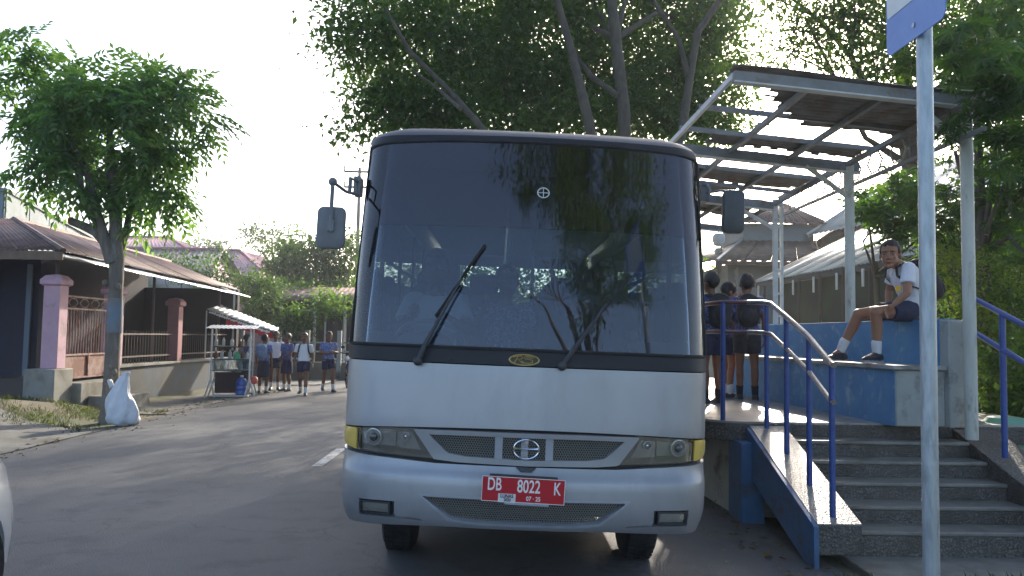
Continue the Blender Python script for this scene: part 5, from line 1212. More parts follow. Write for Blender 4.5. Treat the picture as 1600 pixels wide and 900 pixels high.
for row, z, n, h in (('lower',.675,6,.18),('middle',.935,6,.22),('upper',1.235,5,.24)):
    for k in range(n): bottle(-.36+.72*k/(n-1)+random.uniform(-.02,.02), random.uniform(-.12,.0), z, random.uniform(.035,.055), h*random.uniform(.8,1.1), cols[(k*3+len(row)) % 4], cred if k % 2 else cg, f'small jar on the {row} shelf of the food cart, {ords[k]} from the left')
bottle(.13,-.2,.93,.075,.16,cgr,cgr,'bright green tub on the middle shelf of the food cart','tub')
gl = thing('water_gallon', 'blue ribbed water gallon standing under the right of the food cart', 'water bottle', tuple(cm @ V((.24,-.06,.066))))
MB(local=True).lathe((0,0,0), [(.12,0),(.135,.02),(.135,.10),(.125,.115),(.135,.13),(.135,.20),(.125,.215),(.135,.23),(.135,.32),(.09,.39),(.035,.41),(.035,.45)], 20).build('bottle', cbl, gl); MB(local=True).lathe((0,0,.45), [(.04,-.02),(.04,.02)], 12).build('cap', white_metal, gl)
bl = tag(MB().ell(at(397,594,19.7), (.095,.095,.10), 18, 12).build('balloon', M('coral_red_rubber', (.62,.12,.10), r=.3, coat=.4)), 'coral red ball at the right end of the food cart', 'ball')

# ------------------------------------------------------------------ vegetation
def unit(a): return a/np.maximum(np.linalg.norm(a, axis=1, keepdims=True), 1e-9)
def leafmesh(name, P, D, N, L, W, m, parent=None, kind=None, fold=.25):
    D = unit(D); S_ = unit(np.cross(D, N)); Nn = np.cross(S_, D); L = np.broadcast_to(np.asarray(L, float).reshape(-1, 1), (len(P), 1)); W = np.broadcast_to(np.asarray(W, float).reshape(-1, 1), (len(P), 1))
    n = len(P); A = P; T = P+D*L-Nn*L*.12; B = P+D*L*.42+S_*W*.5+Nn*W*fold; Cc = P+D*L*.42-S_*W*.5+Nn*W*fold
    if parent is not None:
        r_ = parent
        while r_.parent: r_ = r_.parent
        off = np.array(r_.location)
    else: off = np.zeros(3)
    V_ = np.stack([A, B, T, Cc], 1).reshape(-1, 3)-off; idx = np.arange(n)*4
    F = np.stack([idx, idx+1, idx+2, idx, idx+2, idx+3], 1).reshape(-1)
    me = bpy.data.meshes.new(name); me.vertices.add(4*n); me.vertices.foreach_set('co', V_.astype(np.float32).ravel()); me.loops.add(6*n); me.loops.foreach_set('vertex_index', F.astype(np.int32))
    me.polygons.add(2*n); me.polygons.foreach_set('loop_start', (np.arange(2*n)*3).astype(np.int32)); me.update(calc_edges=True); me.materials.append(m)
    o = bpy.data.objects.new(name, me); COL.objects.link(o); o.parent = parent
    if kind: o['kind'] = kind
    return o
def rdir(n, g): v = g.normal(size=(n, 3)); return unit(v)
def anchors(blobs, g, shell=.55):
    out = []; cen = []
    for (c, r, n) in blobs:
        d = rdir(n, g); rad = (shell+(1-shell)*g.random((n, 1))**.6)*(1-.25*(g.random((n, 1)) < .35))
        out.append(np.array(c)+d*np.array(r)*rad); cen.append(np.repeat(np.array([c], float), n, 0))
    return np.concatenate(out), np.concatenate(cen)
SUNV = np.array(SUN)
def sungap(P, targets, rad):
    keep = np.ones(len(P), bool)
    for t_, r in targets:
        w = P-np.array(t_); a = w @ SUNV; d = np.linalg.norm(w-a[:, None]*SUNV, axis=1); keep &= ~((d < r) & (a > 0))
    return keep
TARG = [((2.37,6.4,.5),.55),((2.6,7.6,.8),.5),((2.5,8.6,.8),.45),((3.2,6.9,.7),.25),((0,0,1.5),.42),((3.3,7.6,.8),.3),((2.9,6.1,.3),.2)]
def foliage(name, blobs, m, parent, per=22, cl=.35, L=.1, W=.045, mode='simple', droop=.35, seed=1, gap=True, keepfn=None, nl=7, kind=None, flat=.5):
    g = np.random.default_rng(seed); A, Cn = anchors(blobs, g)
    if gap: A = A[sungap(A, TARG, 1)]; Cn = Cn[:len(A)]
    n = len(A)
    out = unit(A-Cn[:n]+rdir(n, g)*.5)
    if mode == 'simple':
        P = np.repeat(A, per, 0)+g.normal(size=(n*per, 3))*cl*np.array([1,1,.65]); D = unit(np.repeat(out, per, 0)*.5+rdir(n*per, g)*.9-np.array([0,0,droop])); N = unit(rdir(n*per, g)*.7+np.array([0,0,1.0]))
        Ls = L*(.6+.8*g.random(n*per)); Ws = Ls*W/L
    else:
        k = per; B = np.repeat(A, k, 0)+g.normal(size=(n*k, 3))*cl; D0 = unit(np.repeat(out, k, 0)*.6+rdir(n*k, g)*.8-np.array([0,0,droop])); N0 = unit(rdir(n*k, g)*.5+np.array([0,0,1.0])); S0 = unit(np.cross(D0, N0)); N0 = np.cross(S0, D0)
        P, D, N, Ls = [], [], [], []
        if mode == 'pinnate':
            RL = L*2.6
            for q_ in range(nl):
                f = .2+.8*q_/(nl-1); base = B+D0*RL*f-np.array([0,0,1])*RL*f*f*droop*.5
                for s in ((-1, 1) if q_ < nl-1 else (0,)):
                    P.append(base); D.append(unit(D0*(.55+.3*f)+S0*s*.9-np.array([0,0,.25]))); N.append(N0+g.normal(size=N0.shape)*.2); Ls.append(L*(1-.25*abs(f-.5))*np.ones(len(B))*(.8+.4*g.random(len(B))))
        else:  # palmate
            for q_ in range(nl):
                a = math.radians(-150+300*q_/(nl-1)); P.append(B+D0*L*.5); D.append(unit(D0*math.cos(a)+S0*math.sin(a)-np.array([0,0,.28]))); N.append(N0+g.normal(size=N0.shape)*.12); Ls.append(L*(.62+.38*math.cos(a/2))*np.ones(len(B))*(.85+.3*g.random(len(B))))
        P, D, N, Ls = (np.concatenate(x) for x in (P, D, N, Ls)); Ws = Ls*W/L
    kp = np.ones(len(P), bool)
    if gap: kp &= sungap(P, [(t_, r*.8) for t_, r in TARG], 1)
    if keepfn is not None: kp &= keepfn(P)
    return leafmesh(name, P[kp], D[kp], N[kp], Ls[kp], Ws[kp], m, parent, kind=kind)
def limbs(mb, a, targets, r0, g, sub=3, wob=.25):
    for c, rad in targets:
        a_ = Vector(a); c = Vector(c); mid = (a_+c)/2+Vector(g.normal(size=3))*wob; mid2 = mid*.5+c*.5+Vector(g.normal(size=3))*wob*.5
        mb.tube([a_, a_*.5+mid*.5, mid, mid2, c], [r0, r0*.8, r0*.6, r0*.42, r0*.2], 7)
        for _ in range(sub):
            e = c+Vector(rdir(1, g)[0])*rad*.8; mb.tube([mid2, (mid2+e)/2+Vector(g.normal(size=3))*.1, e], [r0*.32, r0*.2, r0*.08], 5)
bark = M('grey_brown_bark', (.17,.15,.125), (.11,.095,.08), s=5, r=.9, bump=.9, bs=18, sc=(2,2,.6), c3=(.24,.24,.22), s3=3, t3=(.55,.7))
bark2 = M('dark_bark', (.10,.09,.065), (.07,.06,.045), s=5, r=.9, bump=.8, bs=18, sc=(2,2,.6))
lf_a = leafmat('street_tree_leaf', (.10,.18,.08), (.15,.24,.105), (.075,.14,.065), tr=.6)
lf_b = leafmat('rain_tree_leaf', (.06,.115,.04), (.10,.16,.05), (.05,.085,.04), tr=.55)
lf_c = leafmat('shrub_leaf', (.05,.11,.03), (.09,.16,.035), (.03,.07,.03), tr=.42)
lf_d = leafmat('yellow_green_leaf', (.13,.18,.03), (.22,.24,.04), (.05,.09,.02), tr=.45)
lf_e = leafmat('distant_leaf', (.06,.10,.045), (.09,.15,.05), (.045,.075,.045), tr=.4)
grassm = leafmat('grass_blade', (.045,.07,.02), (.08,.09,.035), (.09,.08,.045), tr=.35, hue=1.0)
def blob(px, py, Y, rx, ry, n, rd=None):
    c = at(px, py, Y); s = Y/FPX; return (tuple(c), (rx*s, rd or (rx+ry)/2*s, ry*s), n)

# street tree on the left
t1 = thing('street_tree', 'pollarded roadside tree with faded blue painted trunk and leafy crown', 'tree', (-6.62,13.8,0))
TB = [at(172,664,13.8), at(172,640,13.8), at(174,590,13.8), at(178,520,13.8), at(181,450,13.8), at(183,405,13.8), at(181,372,13.8)]
mb = MB(); mb.tube([TB[0]-V((0,0,.25))]+TB, [.24,.19,.15,.125,.115,.115,.12,.09], 14)
def lb(pts, rs): mb.tube([at(*p) for p in pts], rs, 8)
lb([(180,400,13.8),(181,350,13.8),(177,300,13.85),(174,255,13.9),(170,180,14)], [.12,.11,.10,.08,.04])
lb([(176,410,13.75),(162,370,13.7),(148,325,13.6),(138,275,13.6),(110,215,13.5)], [.12,.10,.085,.07,.03])
lb([(172,385,13.8),(150,362,13.7),(128,352,13.6),(110,345,13.55)], [.11,.09,.075,.07])
lb([(150,345,13.65),(130,318,13.6),(124,270,13.5),(70,190,13.4)], [.07,.06,.05,.02])
lb([(184,400,13.85),(196,365,13.95),(205,320,14.1),(240,240,14.2)], [.08,.06,.05,.02])
for k in range(6): p = random.choice(TB[2:6]); a = random.random()*6.28; mb.ell(p+V((math.cos(a)*.14,-.10,random.uniform(-.2,.2))), (.05,.05,.06), 8, 6)
mb.build('trunk', bark, t1, smooth=60)
mb = MB(); mb.tube([at(178.4,520,13.8), at(180.5,466,13.8)], [.129,.119], 14, cap=False); mb.build('paint_band', M('faded_blue_band', (.13,.20,.27), (.17,.17,.16), s=4, r=.85, bump=.6, bs=30, c3=(.18,.16,.14), s3=6, t3=(.45,.6)), t1, smooth=180)
MB().ell(at(109,345,13.5), (.02,.06,.07)).build('cut_end', M('cut_wood', (.32,.14,.06), r=.8), t1)
bl1 = [blob(175,200,13.9,95,85,95), blob(95,175,13.7,65,70,60), blob(260,180,14,60,62,50), blob(70,130,13.6,50,45,24), blob(150,135,13.8,70,40,34), blob(235,135,14,60,30,22), blob(62,250,13.4,38,28,15), blob(250,255,14.1,40,40,20), blob(245,305,14,36,24,11), blob(120,270,13.5,45,45,20), blob(195,275,14,45,40,20), blob(205,340,13.9,12,24,4), blob(35,65,13.4,28,18,4), blob(20,125,13.4,16,20,3), blob(310,190,14,22,50,6), blob(60,60,13.4,26,16,3)]
foliage('crown', [(c, r, int(n*.42)+1) for c, r, n in bl1], lf_a, t1, per=7, cl=.10, L=.185, W=.070, mode='pinnate', droop=.45, seed=11, gap=False, nl=5)

# large rain tree behind the bus
t2 = thing('rain_tree', 'very large spreading tree with several tall limbs behind the bus', 'tree', (2.5,15.4,0))
mb = MB(); g2 = np.random.default_rng(5)
mb.tube([(2.55,15.5,-.1),(2.5,15.4,1.5),(2.4,15.2,3.2),at(977,250,15.1),at(975,170,15.1),at(962,60,15.9),at(950,-60,15.9),at(930,-180,15.9)], [0.255,0.203,0.165,0.128,0.116,0.112,0.090,0.053], 12)
mb.tube([(2.4,15.2,2.6),at(930,235,14.7),at(915,170,14.6),at(893,80,15.4),at(870,0,15.2),at(850,-120,14.9)], [0.120,0.105,0.098,0.083,0.068,0.038], 10)
mb.tube([at(965,150,15.1),at(925,120,15.9),at(905,95,16.0),at(880,40,16.1)], [0.060,0.053,0.038,0.022], 8)
mb.tube([(2.4,15.2,2.4),at(780,240,13.9),at(745,190,13.6),at(700,140,14.2),at(640,80,13.9),at(600,10,13.7)], [0.098,0.083,0.060,0.049,0.038,0.022], 8)
mb.tube([at(720,170,13.5),at(680,135,14.3),at(645,110,14.3)], [0.038,0.026,0.015], 6)
mb.tube([(2.5,15.2,2.8),at(1065,210,15.5),at(1078,120,16.3),at(1090,50,16.4),at(1125,0,16.4),at(1160,-60,16.4)], [0.105,0.090,0.083,0.075,0.064,0.038], 8)
mb.tube([at(1075,120,16.3),at(1060,60,16.2),at(1020,0,16.1),at(1015,-100,15.9)], [0.068,0.053,0.045,0.022], 8)
limbs(mb, tuple(at(962,60,15.9)), [(tuple(at(p_[0],p_[1],p_[2])), 1.2) for p_ in ((1010,-40,18),(900,-80,18.5),(860,40,19),(1080,20,19))], .07, g2)
mb.build('trunk', bark2, t2, smooth=60)
bl2 = [blob(570,50,15.6,62,65,60), blob(590,-60,15.8,80,60,45), blob(600,160,15.8,45,42,34), blob(680,60,16,75,75,70), blob(660,165,16.2,85,45,70), blob(760,110,16.8,90,75,90), blob(770,-20,17,110,70,90), blob(850,60,17.5,90,85,90), blob(860,165,17,110,50,90), blob(960,110,18.2,90,85,95), blob(950,-20,18,110,70,90), blob(1040,150,18.6,75,65,80), blob(1050,30,18.8,85,85,80), blob(1115,115,18.8,55,75,55), blob(1110,190,18.5,60,45,45), blob(1130,0,19,60,60,40), blob(560,200,16,25,16,8), blob(700,-120,16,150,70,50), blob(900,-140,17.5,160,80,50), blob(1080,-120,18.5,120,70,40), blob(1010,190,17.8,120,40,70), blob(760,190,16.2,120,30,60)]
bl2 += [blob(x_, y_, 24+1.5*math.sin(x_), 95, 80, 75) for x_, y_ in ((610,90),(620,-40),(720,140),(730,10),(830,120),(840,-20),(940,150),(950,20),(1060,130),(1050,0),(780,-130),(960,-130),(660,-130),(1120,70),(1130,-60))]
bl2 += [blob(x_, y_, 29, 85, 75, 60) for x_, y_ in ((650,130),(650,30),(740,90),(760,-30),(830,150),(860,50),(860,-60),(950,100),(960,0),(1050,120),(1060,20),(980,-90),(760,-110))]  # farther crown layer, added to keep sun patches off the road
bl2 += [((x_, y_, z_), (1.6, 1.5, 1.5), 45) for x_, y_, z_ in ((-1.6,21,4.0),(-.2,20,4.8),(1.2,20,4.6),(2.6,20.5,4.4),(-2.6,30,5.2),(-.6,29,5.6),(1.2,29,5.6),(3,29,5),(3.2,19,3.2),(2.6,17.5,2.4),(-.8,21.5,2.6),(1.4,24,2.8))]  # low foliage hidden by the bus, added to shade the road
foliage('crown', bl2, lf_b, t2, per=38, cl=.30, L=.135, W=.072, droop=.3, seed=21)

# trees over the canopy at the upper right
t3 = thing('canopy_tree', 'tall dark leaved tree reaching over the bus shelter roof at upper right', 'tree', (7.4,14.0,0))
mb = MB(); mb.tube([(7.8,14.2,-.1),(7.7,14.2,2.5),(7.3,14.1,5.0),at(1400,-40,14)], [.26,.22,.17,.08], 10)
g3 = np.random.default_rng(6); limbs(mb, (7.4,14.1,4.6), [(tuple(at(*p_)), .9) for p_ in ((1260,30,13.5),(1330,60,13),(1200,-30,14.5),(1500,80,12.5),(1560,-20,13))], .08, g3)
mb.build('trunk', bark2, t3, smooth=60)
bl3 = [blob(1225,-10,14,60,40,30), blob(1290,35,13.5,60,45,50), blob(1360,20,13.2,60,55,55), blob(1330,85,13.0,50,25,22), blob(1250,80,14,40,25,14), blob(1430,60,12.6,60,60,60), blob(1510,40,12.6,70,70,70), blob(1590,60,12.6,60,80,60), blob(1400,-60,13,120,50,60), blob(1560,-60,13,100,50,50), blob(1400,110,12.5,40,20,18)]
foliage('crown', bl3, lf_b, t3, per=30, cl=.22, L=.10, W=.05, droop=.3, seed=31)
t4 = thing('palmate_tree', 'leafy tree with hand shaped leaves crowding the right edge behind the near post', 'tree', (6.2,9.6,0))
mb = MB(); mb.tube([(6.1,9.8,-.1),(6.0,9.8,1.5),(5.9,9.7,3.0),(5.8,9.6,4.6)], [.11,.09,.07,.03], 8); limbs(mb, (5.9,9.7,2.6), [(tuple(at(*p_)), .5) for p_ in ((1540,150,9),(1580,300,9),(1500,250,9.5),(1600,100,9),(1590,450,9.2))], .04, g3)
mb.build('trunk', bark2, t4, smooth=60)
bl4 = [blob(1560,130,9.0,60,60,30), blob(1575,240,9.0,50,60,30), blob(1530,90,9.6,55,50,26), blob(1600,330,9.2,50,70,30), blob(1640,200,9,60,150,50), blob(1480,130,9.8,30,26,8), blob(1560,20,9.2,60,45,22)]
foliage('crown', bl4, lf_c, t4, per=4, cl=.12, L=.16, W=.036, mode='palmate', droop=.3, seed=41, nl=9)
bl4b = [blob(1545,120,6.25,55,50,16), blob(1590,215,6.2,40,50,14), blob(1500,185,6.5,20,22,4), blob(1520,60,6.3,50,40,12), blob(1600,120,6.1,40,80,14)]
foliage('overhanging_sprays', bl4b, lf_c, t4, per=4, cl=.06, L=.13, W=.028, mode='palmate', droop=.4, seed=43, nl=9)
foliage('inner_crown', [blob(1600,200,10.5,110,220,150), blob(1590,430,10.5,90,120,90)], lf_b, t4, per=22, cl=.2, L=.09, W=.045, droop=.3, seed=42)
t5 = thing('shelter_shrub', 'bright green shrub with fan shaped leaves between the two right shelter posts', 'shrub', (5.0,10.5,0))
mb = MB(); mb.tube([(5.3,10.9,0),(5.2,10.9,1.6),(5.1,10.8,2.6)], [.06,.05,.03], 8); limbs(mb, (5.1,10.8,2.4), [(tuple(at(*p_)), .3) for p_ in ((1370,330,10.6),(1400,290,10.8),(1410,350,10.4),(1500,340,10.5))], .022, g3); mb.build('stem', bark2, t5, smooth=60)
bl5 = [blob(1385,330,10.5,38,26,16), blob(1420,290,10.7,40,38,20), blob(1425,350,10.4,42,30,18), blob(1500,330,10.5,60,60,36), blob(1480,400,10.4,50,40,22), blob(1360,318,10.5,22,14,6)]
foliage('crown', bl5, lf_c, t5, per=4, cl=.09, L=.15, W=.034, mode='palmate', droop=.35, seed=51, nl=9)
# single hand-shaped leaves that show one by one at the shrub's tips
def fan_leaf():
    mb = MB(local=True)
    for q_ in range(9):
        a = math.radians(-150+300*q_/8); L_ = .17*(.6+.4*math.cos(a/2)); d = V((math.sin(a), math.cos(a), 0)); s = V((d.y,-d.x,0)); p = V((0,.05,0))
        mb.add([p, p+d*L_*.45+s*.018+V((0,0,.008)), p+d*L_-V((0,0,.045)), p+d*L_*.45-s*.018+V((0,0,.008))], [(0,1,2),(0,2,3)])
    mb.tube([(0,-.10,.01),(0,.05,0)], .003, 4); return mb
fl0 = None
for k in range(60):
    px, py = random.choice(((1350,315),(1372,300),(1395,340),(1410,372),(1385,372),(1440,300),(1430,262),(1345,335),(1470,190),(1500,150),(1560,210)))
    par = t4 if py < 240 else t5; p = at(px+random.uniform(-16,16), py+random.uniform(-12,12), (8.9 if par is t4 else 10.1)+random.uniform(-.2,.2))
    if fl0 is None: fl0 = fan_leaf().build('leaf', lf_c, par, smooth=0); o = fl0
    else: o = fl0.copy(); COL.objects.link(o); o.parent = par
    o.location = p-par.location; o.rotation_euler = (random.uniform(-.5,.7), random.uniform(-.5,.5), random.uniform(-1.8,1.8))
t6 = thing('sunlit_bush', 'yellow green small leaved bush behind the blue right handrail', 'bush', (5.9,8.7,0))
mb = MB(); limbs(mb, (6.0,9.0,0), [(tuple(at(*p_)), .3) for p_ in ((1500,430,9),(1520,520,8.8),(1580,480,8.8),(1500,380,9))], .03, g3); mb.build('stem', bark2, t6)
foliage('foliage', [blob(1505,430,9.2,34,60,34), blob(1530,520,9.0,40,60,38), blob(1580,470,9,55,80,50), blob(1490,385,9.3,26,26,10), blob(1575,570,8.6,40,50,30)], lf_d, t6, per=20, cl=.09, L=.055, W=.028, droop=.1, seed=61)
t7 = thing('dark_hedge', 'dense dark green hedge filling the corner beyond the steps', 'hedge', (6.5,8,0))
foliage('foliage', [blob(1590,620,8.4,60,90,120), blob(1600,520,9.6,80,110,120), blob(1660,600,7.5,60,120,90), blob(1540,470,10.5,70,120,100)], lf_b, t7, per=24, cl=.14, L=.08, W=.04, droop=.2, seed=62)
MB().tube([(6.6,8.2,-.1),(6.6,8.2,1.6)], .05, 6).build('stem', bark2, t7)
bk_ = thing('bin', 'pale green plastic bin standing behind the blue right handrail post', 'bin', (4.62,7.3,.1)); MB().lathe((4.66,7.35,.1), [(.14,0),(.17,.62),(.185,.64),(.185,.68)], 20).build('body', M('pale_green_plastic', (.18,.42,.30), r=.5), bk_); MB().lathe((4.66,7.35,.78), [(.19,0),(.15,.05),(.02,.07)], 20).build('lid', M('pale_green_lid', (.16,.36,.26), r=.5), bk_)
MB_ = MB(); hexbox(MB_, [(4.32,7.6),(4.55,7.6),(4.9,9.5),(4.6,9.5)], 0, 1.35); tag(MB_.build('brown_wall', M('red_brown_boards', (.11,.055,.04), (.08,.04,.03), s=3, r=.8)), 'dark red brown wall stub behind the near shelter post', 'wall')

# roadside bushes and far trees on the left
def fartree(label, name, cat, base, blobs, m, seed, per=16, cl=.5, L=.3, W=.16, group=None, trunk=.16, **kw):
    t = thing(name, label, cat, base, 0, group); g = np.random.default_rng(seed); mb = MB(); top = V(blobs[0][0])
    mb.tube([V(base)-V((0,0,.1)), V(base)*.5+top*.5, top], [trunk, trunk*.7, trunk*.4], 7); limbs(mb, tuple(V(base)*.45+top*.55), [(b[0], b[1][0]*.8) for b in blobs[1:]], trunk*.4, g, 2); mb.build('trunk', bark2, t)
    foliage('crown', blobs, m, t, per=per, cl=cl, L=L, W=W, seed=seed, gap=False, **kw); return t
def gb(px, Y): p = at(px, 520, Y); return (p.x, p.y, 0)
fartree('thin airy tree with lacy crown far off above the pink roof', 'distant_tree', 'tree', gb(430,60), [blob(425,375,60,36,24,26), blob(405,360,60,26,14,16), blob(460,362,60,24,16,8), blob(440,395,60,22,18,14)], lf_e, 71, per=14, cl=.5, L=.34, W=.14, mode='simple')
fartree('rounded mid green tree beside the road left of the bus', 'roadside_tree', 'tree', gb(480,38), [blob(490,420,38,58,38,80), blob(530,400,38,40,40,60), blob(450,420,38,36,30,40), blob(520,455,37,50,26,50), blob(475,390,38,40,16,24)], lf_e, 72, per=26, cl=.35, L=.22, W=.12)
fartree('low dark bush under the roadside tree', 'roadside_bush', 'bush', gb(450,34), [blob(455,470,34,55,28,80), blob(500,480,33,40,20,50), blob(420,480,32,30,24,40), blob(455,500,30,30,22,40), blob(520,470,30,30,16,26)], lf_b, 73, per=26, cl=.28, L=.16, W=.09, trunk=.05)
fartree('yellowish bush in front of the mossy grey roof', 'roadside_bush', 'bush', gb(370,30), [blob(375,450,30,50,24,60), blob(330,435,30,40,22,26), blob(300,420,30,34,16,14), blob(415,455,30,30,26,40)], lf_e, 74, per=20, cl=.24, L=.14, W=.07, trunk=.05)
fartree('loose green shrub climbing over the edge of the mossy roof', 'roadside_bush', 'bush', gb(280,29), [blob(285,410,29,26,16,14), blob(255,402,29,16,10,6), blob(340,405,29.5,22,14,12)], lf_c, 75, per=14, cl=.22, L=.14, W=.06, trunk=.04)
fartree('pale flat topped tree on the skyline behind the pink roofs', 'distant_tree', 'tree', gb(320,90), [blob(320,384,90,30,5,18), blob(345,388,90,20,4,10)], lf_e, 76, per=14, cl=.8, L=.5, W=.25)
for i, (px, Y, hgt, lab) in enumerate(((130,70,395,'broad tree mass far behind the left houses'),(560,70,440,'far tree behind the bus on the road bend'),(700,75,430,'far tree straight behind the bus'),(860,75,430,'far tree behind the right half of the bus'),(1010,70,430,'far tree behind the right bus mirror'),(1110,45,430,'dark tree low behind the water tank'))):
    fartree(lab, 'distant_tree', 'tree', gb(px,Y), [blob(px,(hgt+520)/2,Y,80,(520-hgt)/2,80), blob(px-60,(hgt+540)/2,Y,60,(520-hgt)/2.4,50), blob(px+60,(hgt+540)/2,Y,60,(520-hgt)/2.4,50)], lf_e, 80+i, per=22, cl=.6, L=.4, W=.22)
g = np.random.default_rng(99); bl9 = [((x, 95+8*math.sin(x*.21), 1.5), (6, 4, 3.2+1.2*math.sin(x*.37)), 70) for x in range(-95, 100, 8)]
foliage('distant_woods', bl9, lf_e, None, per=14, cl=.9, L=.7, W=.4, seed=98, gap=False, kind='stuff')

# tree on the camera's side of the road, seen mirrored in the windscreen
t8 = thing('shade_tree', 'large tree behind the viewer mirrored in the windscreen', 'tree', (4.5,-6.5,0))
mb = MB(); mb.tube([(4.8,-7,-.1),(4.7,-7,3),(4.2,-6.8,5.5),(3.5,-6.5,8)], [.35,.28,.2,.08], 10); limbs(mb, (4.3,-6.8,5), [((1.5,-6,8.5),1.5),((3.2,-4.6,8),1.5),((5.5,-6,8.5),1.5),((0,-7,9),1),((2.5,-8,10),1.5)], .1, g3); mb.build('trunk', bark2, t8)
foliage('crown', [((1.2,-6,12.6),(2.2,1.8,1.5),80),((4.2,-6,12.2),(2.4,1.8,1.9),110),((7.2,-6,11.5),(2.2,1.8,2.2),90),((2.8,-6,14.8),(3.0,2,1.6),100),((6,-6,15),(3,2,2),90),((-2.4,-6,15.2),(1.9,1.5,.9),40),((-.4,-6,14.2),(1.3,1.3,.8),34),((3.6,-5.5,9.2),(1.5,1.2,1.3),50),((5.0,-5.2,8.4),(1.3,1.2,1.5),44),((2.6,-5.2,10.6),(.9,.8,.6),12),((-1.4,-6.5,13.2),(.9,.8,.4),10),((3.6,-4.6,6.6),(.7,.8,.9),14),((6.6,-5.6,9),(1.5,1.5,1.8),50)], lf_b, t8, per=44, cl=.28, L=.15, W=.08, seed=97, gap=False)

# grass and weeds at the foot of the gate bank, litter along the kerb
g = np.random.default_rng(3); n = 5200
X = -6.35-g.random(n)**1.1*2.3; Y = 12.2+g.random(n)*3.6+np.maximum(0, -X-7)*-.2; K = (np.sin(X*5)+np.sin(Y*4.1+X)+g.normal(size=n)*.6) > -.1; X, Y = X[K], Y[K]
Z = np.array([bank(a, b) for a, b in zip(X, Y)]); P = np.stack([X, Y, Z], 1); D = unit(g.normal(size=P.shape)*.45+np.array([0,0,1]))
leafmesh('grass', P, D, rdir(len(P), g), .04+.08*g.random(len(P)), .012, grassm, kind='stuff')
n = 1500; X = 2.25+g.random(n)*1.6; Y = 4.5+g.random(n)*.9; P = np.stack([X, Y, np.full(n, -.06)], 1); K = (np.sin(X*4)+g.normal(size=n)*.5) > .3; P = P[K]
leafmesh('moss_and_grass', P, unit(g.normal(size=P.shape)*.6+np.array([0,0,1])), rdir(len(P), g), .03+.04*g.random(len(P)), .012, grassm, kind='stuff')
n = 900; X = np.where(g.random(n) < .5, -6.2+g.normal(size=n)*.35, 2.05+g.normal(size=n)*.18); Y = 4+g.random(n)*18; P = np.stack([X, Y, np.array([hz(a)+.012 for a in X])], 1)
leafmesh('fallen_leaves', P, unit(g.normal(size=P.shape)*np.array([1,1,.12])), np.tile([0,0,1.0], (n,1))+g.normal(size=P.shape)*.2, .05+.04*g.random(n), .03, leafmat('dry_leaf', (.14,.09,.04), (.20,.13,.05), (.10,.07,.03), tr=.1), kind='stuff')

# ------------------------------------------------------------------ thin volume box added for the veil of sun glare
mb = MB(); mb.box((0,60,14), (420,360,32)); hzb = mb.build('glare_haze', [], kind='stuff', smooth=0)
hm = bpy.data.materials.new('glare_haze'); hm.use_nodes = True; ht = hm.node_tree; ht.nodes.clear(); ho = ht.nodes.new('ShaderNodeOutputMaterial'); hv = ht.nodes.new('ShaderNodeVolumePrincipled')
hv.inputs['Color'].default_value = (.92,.95,1,1); hv.inputs['Density'].default_value = .0011; hv.inputs['Anisotropy'].default_value = .45; ht.links.new(hv.outputs[0], ho.inputs['Volume']); hzb.data.materials.append(hm)

# ------------------------------------------------------------------ sack at the tree, motorcycle, car
sk_ = thing('plastic_sack', 'crumpled white plastic sack slumped against the foot of the street tree', 'sack', tuple(at(190,664,13.35)))
c0 = at(192,664,13.35); mb = MB(); rings = []; g = np.random.default_rng(12); ph = g.random(8)*6.28
for i in range(22):
    f = i/21; z = f*.84; w = np.interp(f, [0,.08,.3,.55,.75,.88,.95,1], [.22,.26,.24,.18,.12,.075,.05,.07]); dx = np.interp(f, [0,.3,.6,.85,1], [.0,-.02,-.07,-.02,.02]); ring = []
    for k in range(36):
        a = 2*math.pi*k/36; r = w*(1+.12*math.sin(3*a+ph[0]+f*4)+.09*math.sin(7*a+ph[1]-f*9)+.03*math.sin(11*a+f*13+ph[2]))
        ring.append(V((c0.x+dx+r*math.cos(a), c0.y+r*.62*math.sin(a), max(c0.z-.02, -.03)+z+.012*math.sin(5*a+f*20))))
    rings.append(ring)
mb.loft(rings); plas = M('white_woven_plastic', (.62,.64,.66), (.52,.54,.57), s=7, r=.45, bump=.6, bs=25, c3=(.50,.40,.36), s3=3, t3=(.62,.75)); mb.build('sack', plas, sk_, smooth=180)
mb = MB(); mb.loft([[V((c0.x-.20+.035*math.cos(a)-f*.05, c0.y+.03*math.sin(a), .56+f*.12+.02*math.sin(3*a))) for a in [2*math.pi*k/10 for k in range(10)]] for f in (0,.4,.8,1)]); mb.build('loose_corner', plas, sk_, smooth=60)

mc = thing('motorcycle', 'dark parked motorcycle half hidden behind the left edge of the bus', 'motorcycle', (-4.0,22.0,hz(-4)), R(18))
for y in (-.62,.62):
    w = MB(local=True); rings = []
    for k in range(29): a = 2*math.pi*k/28; cc = V((0, y+.27*math.cos(a), .29+.27*math.sin(a))); rr_ = V((0, math.cos(a), math.sin(a))); rings.append([cc+rr_*.035*math.cos(t_)+V((.035*math.sin(t_),0,0)) for t_ in [2*math.pi*q_/6 for q_ in range(6)]])
    w.loft(rings, cap=False); wh = w.build('wheel', rubber, mc, smooth=60); s_ = MB(local=True)
    for k in range(10): a = math.pi*2*k/10; s_.tube([(0,y,.29),(0,y+.25*math.cos(a),.29+.25*math.sin(a))], .006, 4)
    s_.tube([(-.05,y,.29),(.05,y,.29)], .03, 8); s_.build('spokes', chrome, wh)
b = MB(local=True); b.tube([(-.06,-.62,.29),(-.07,-.42,.88)], .018, 6); b.tube([(.06,-.62,.29),(.07,-.42,.88)], .018, 6); b.build('fork', chrome, mc)
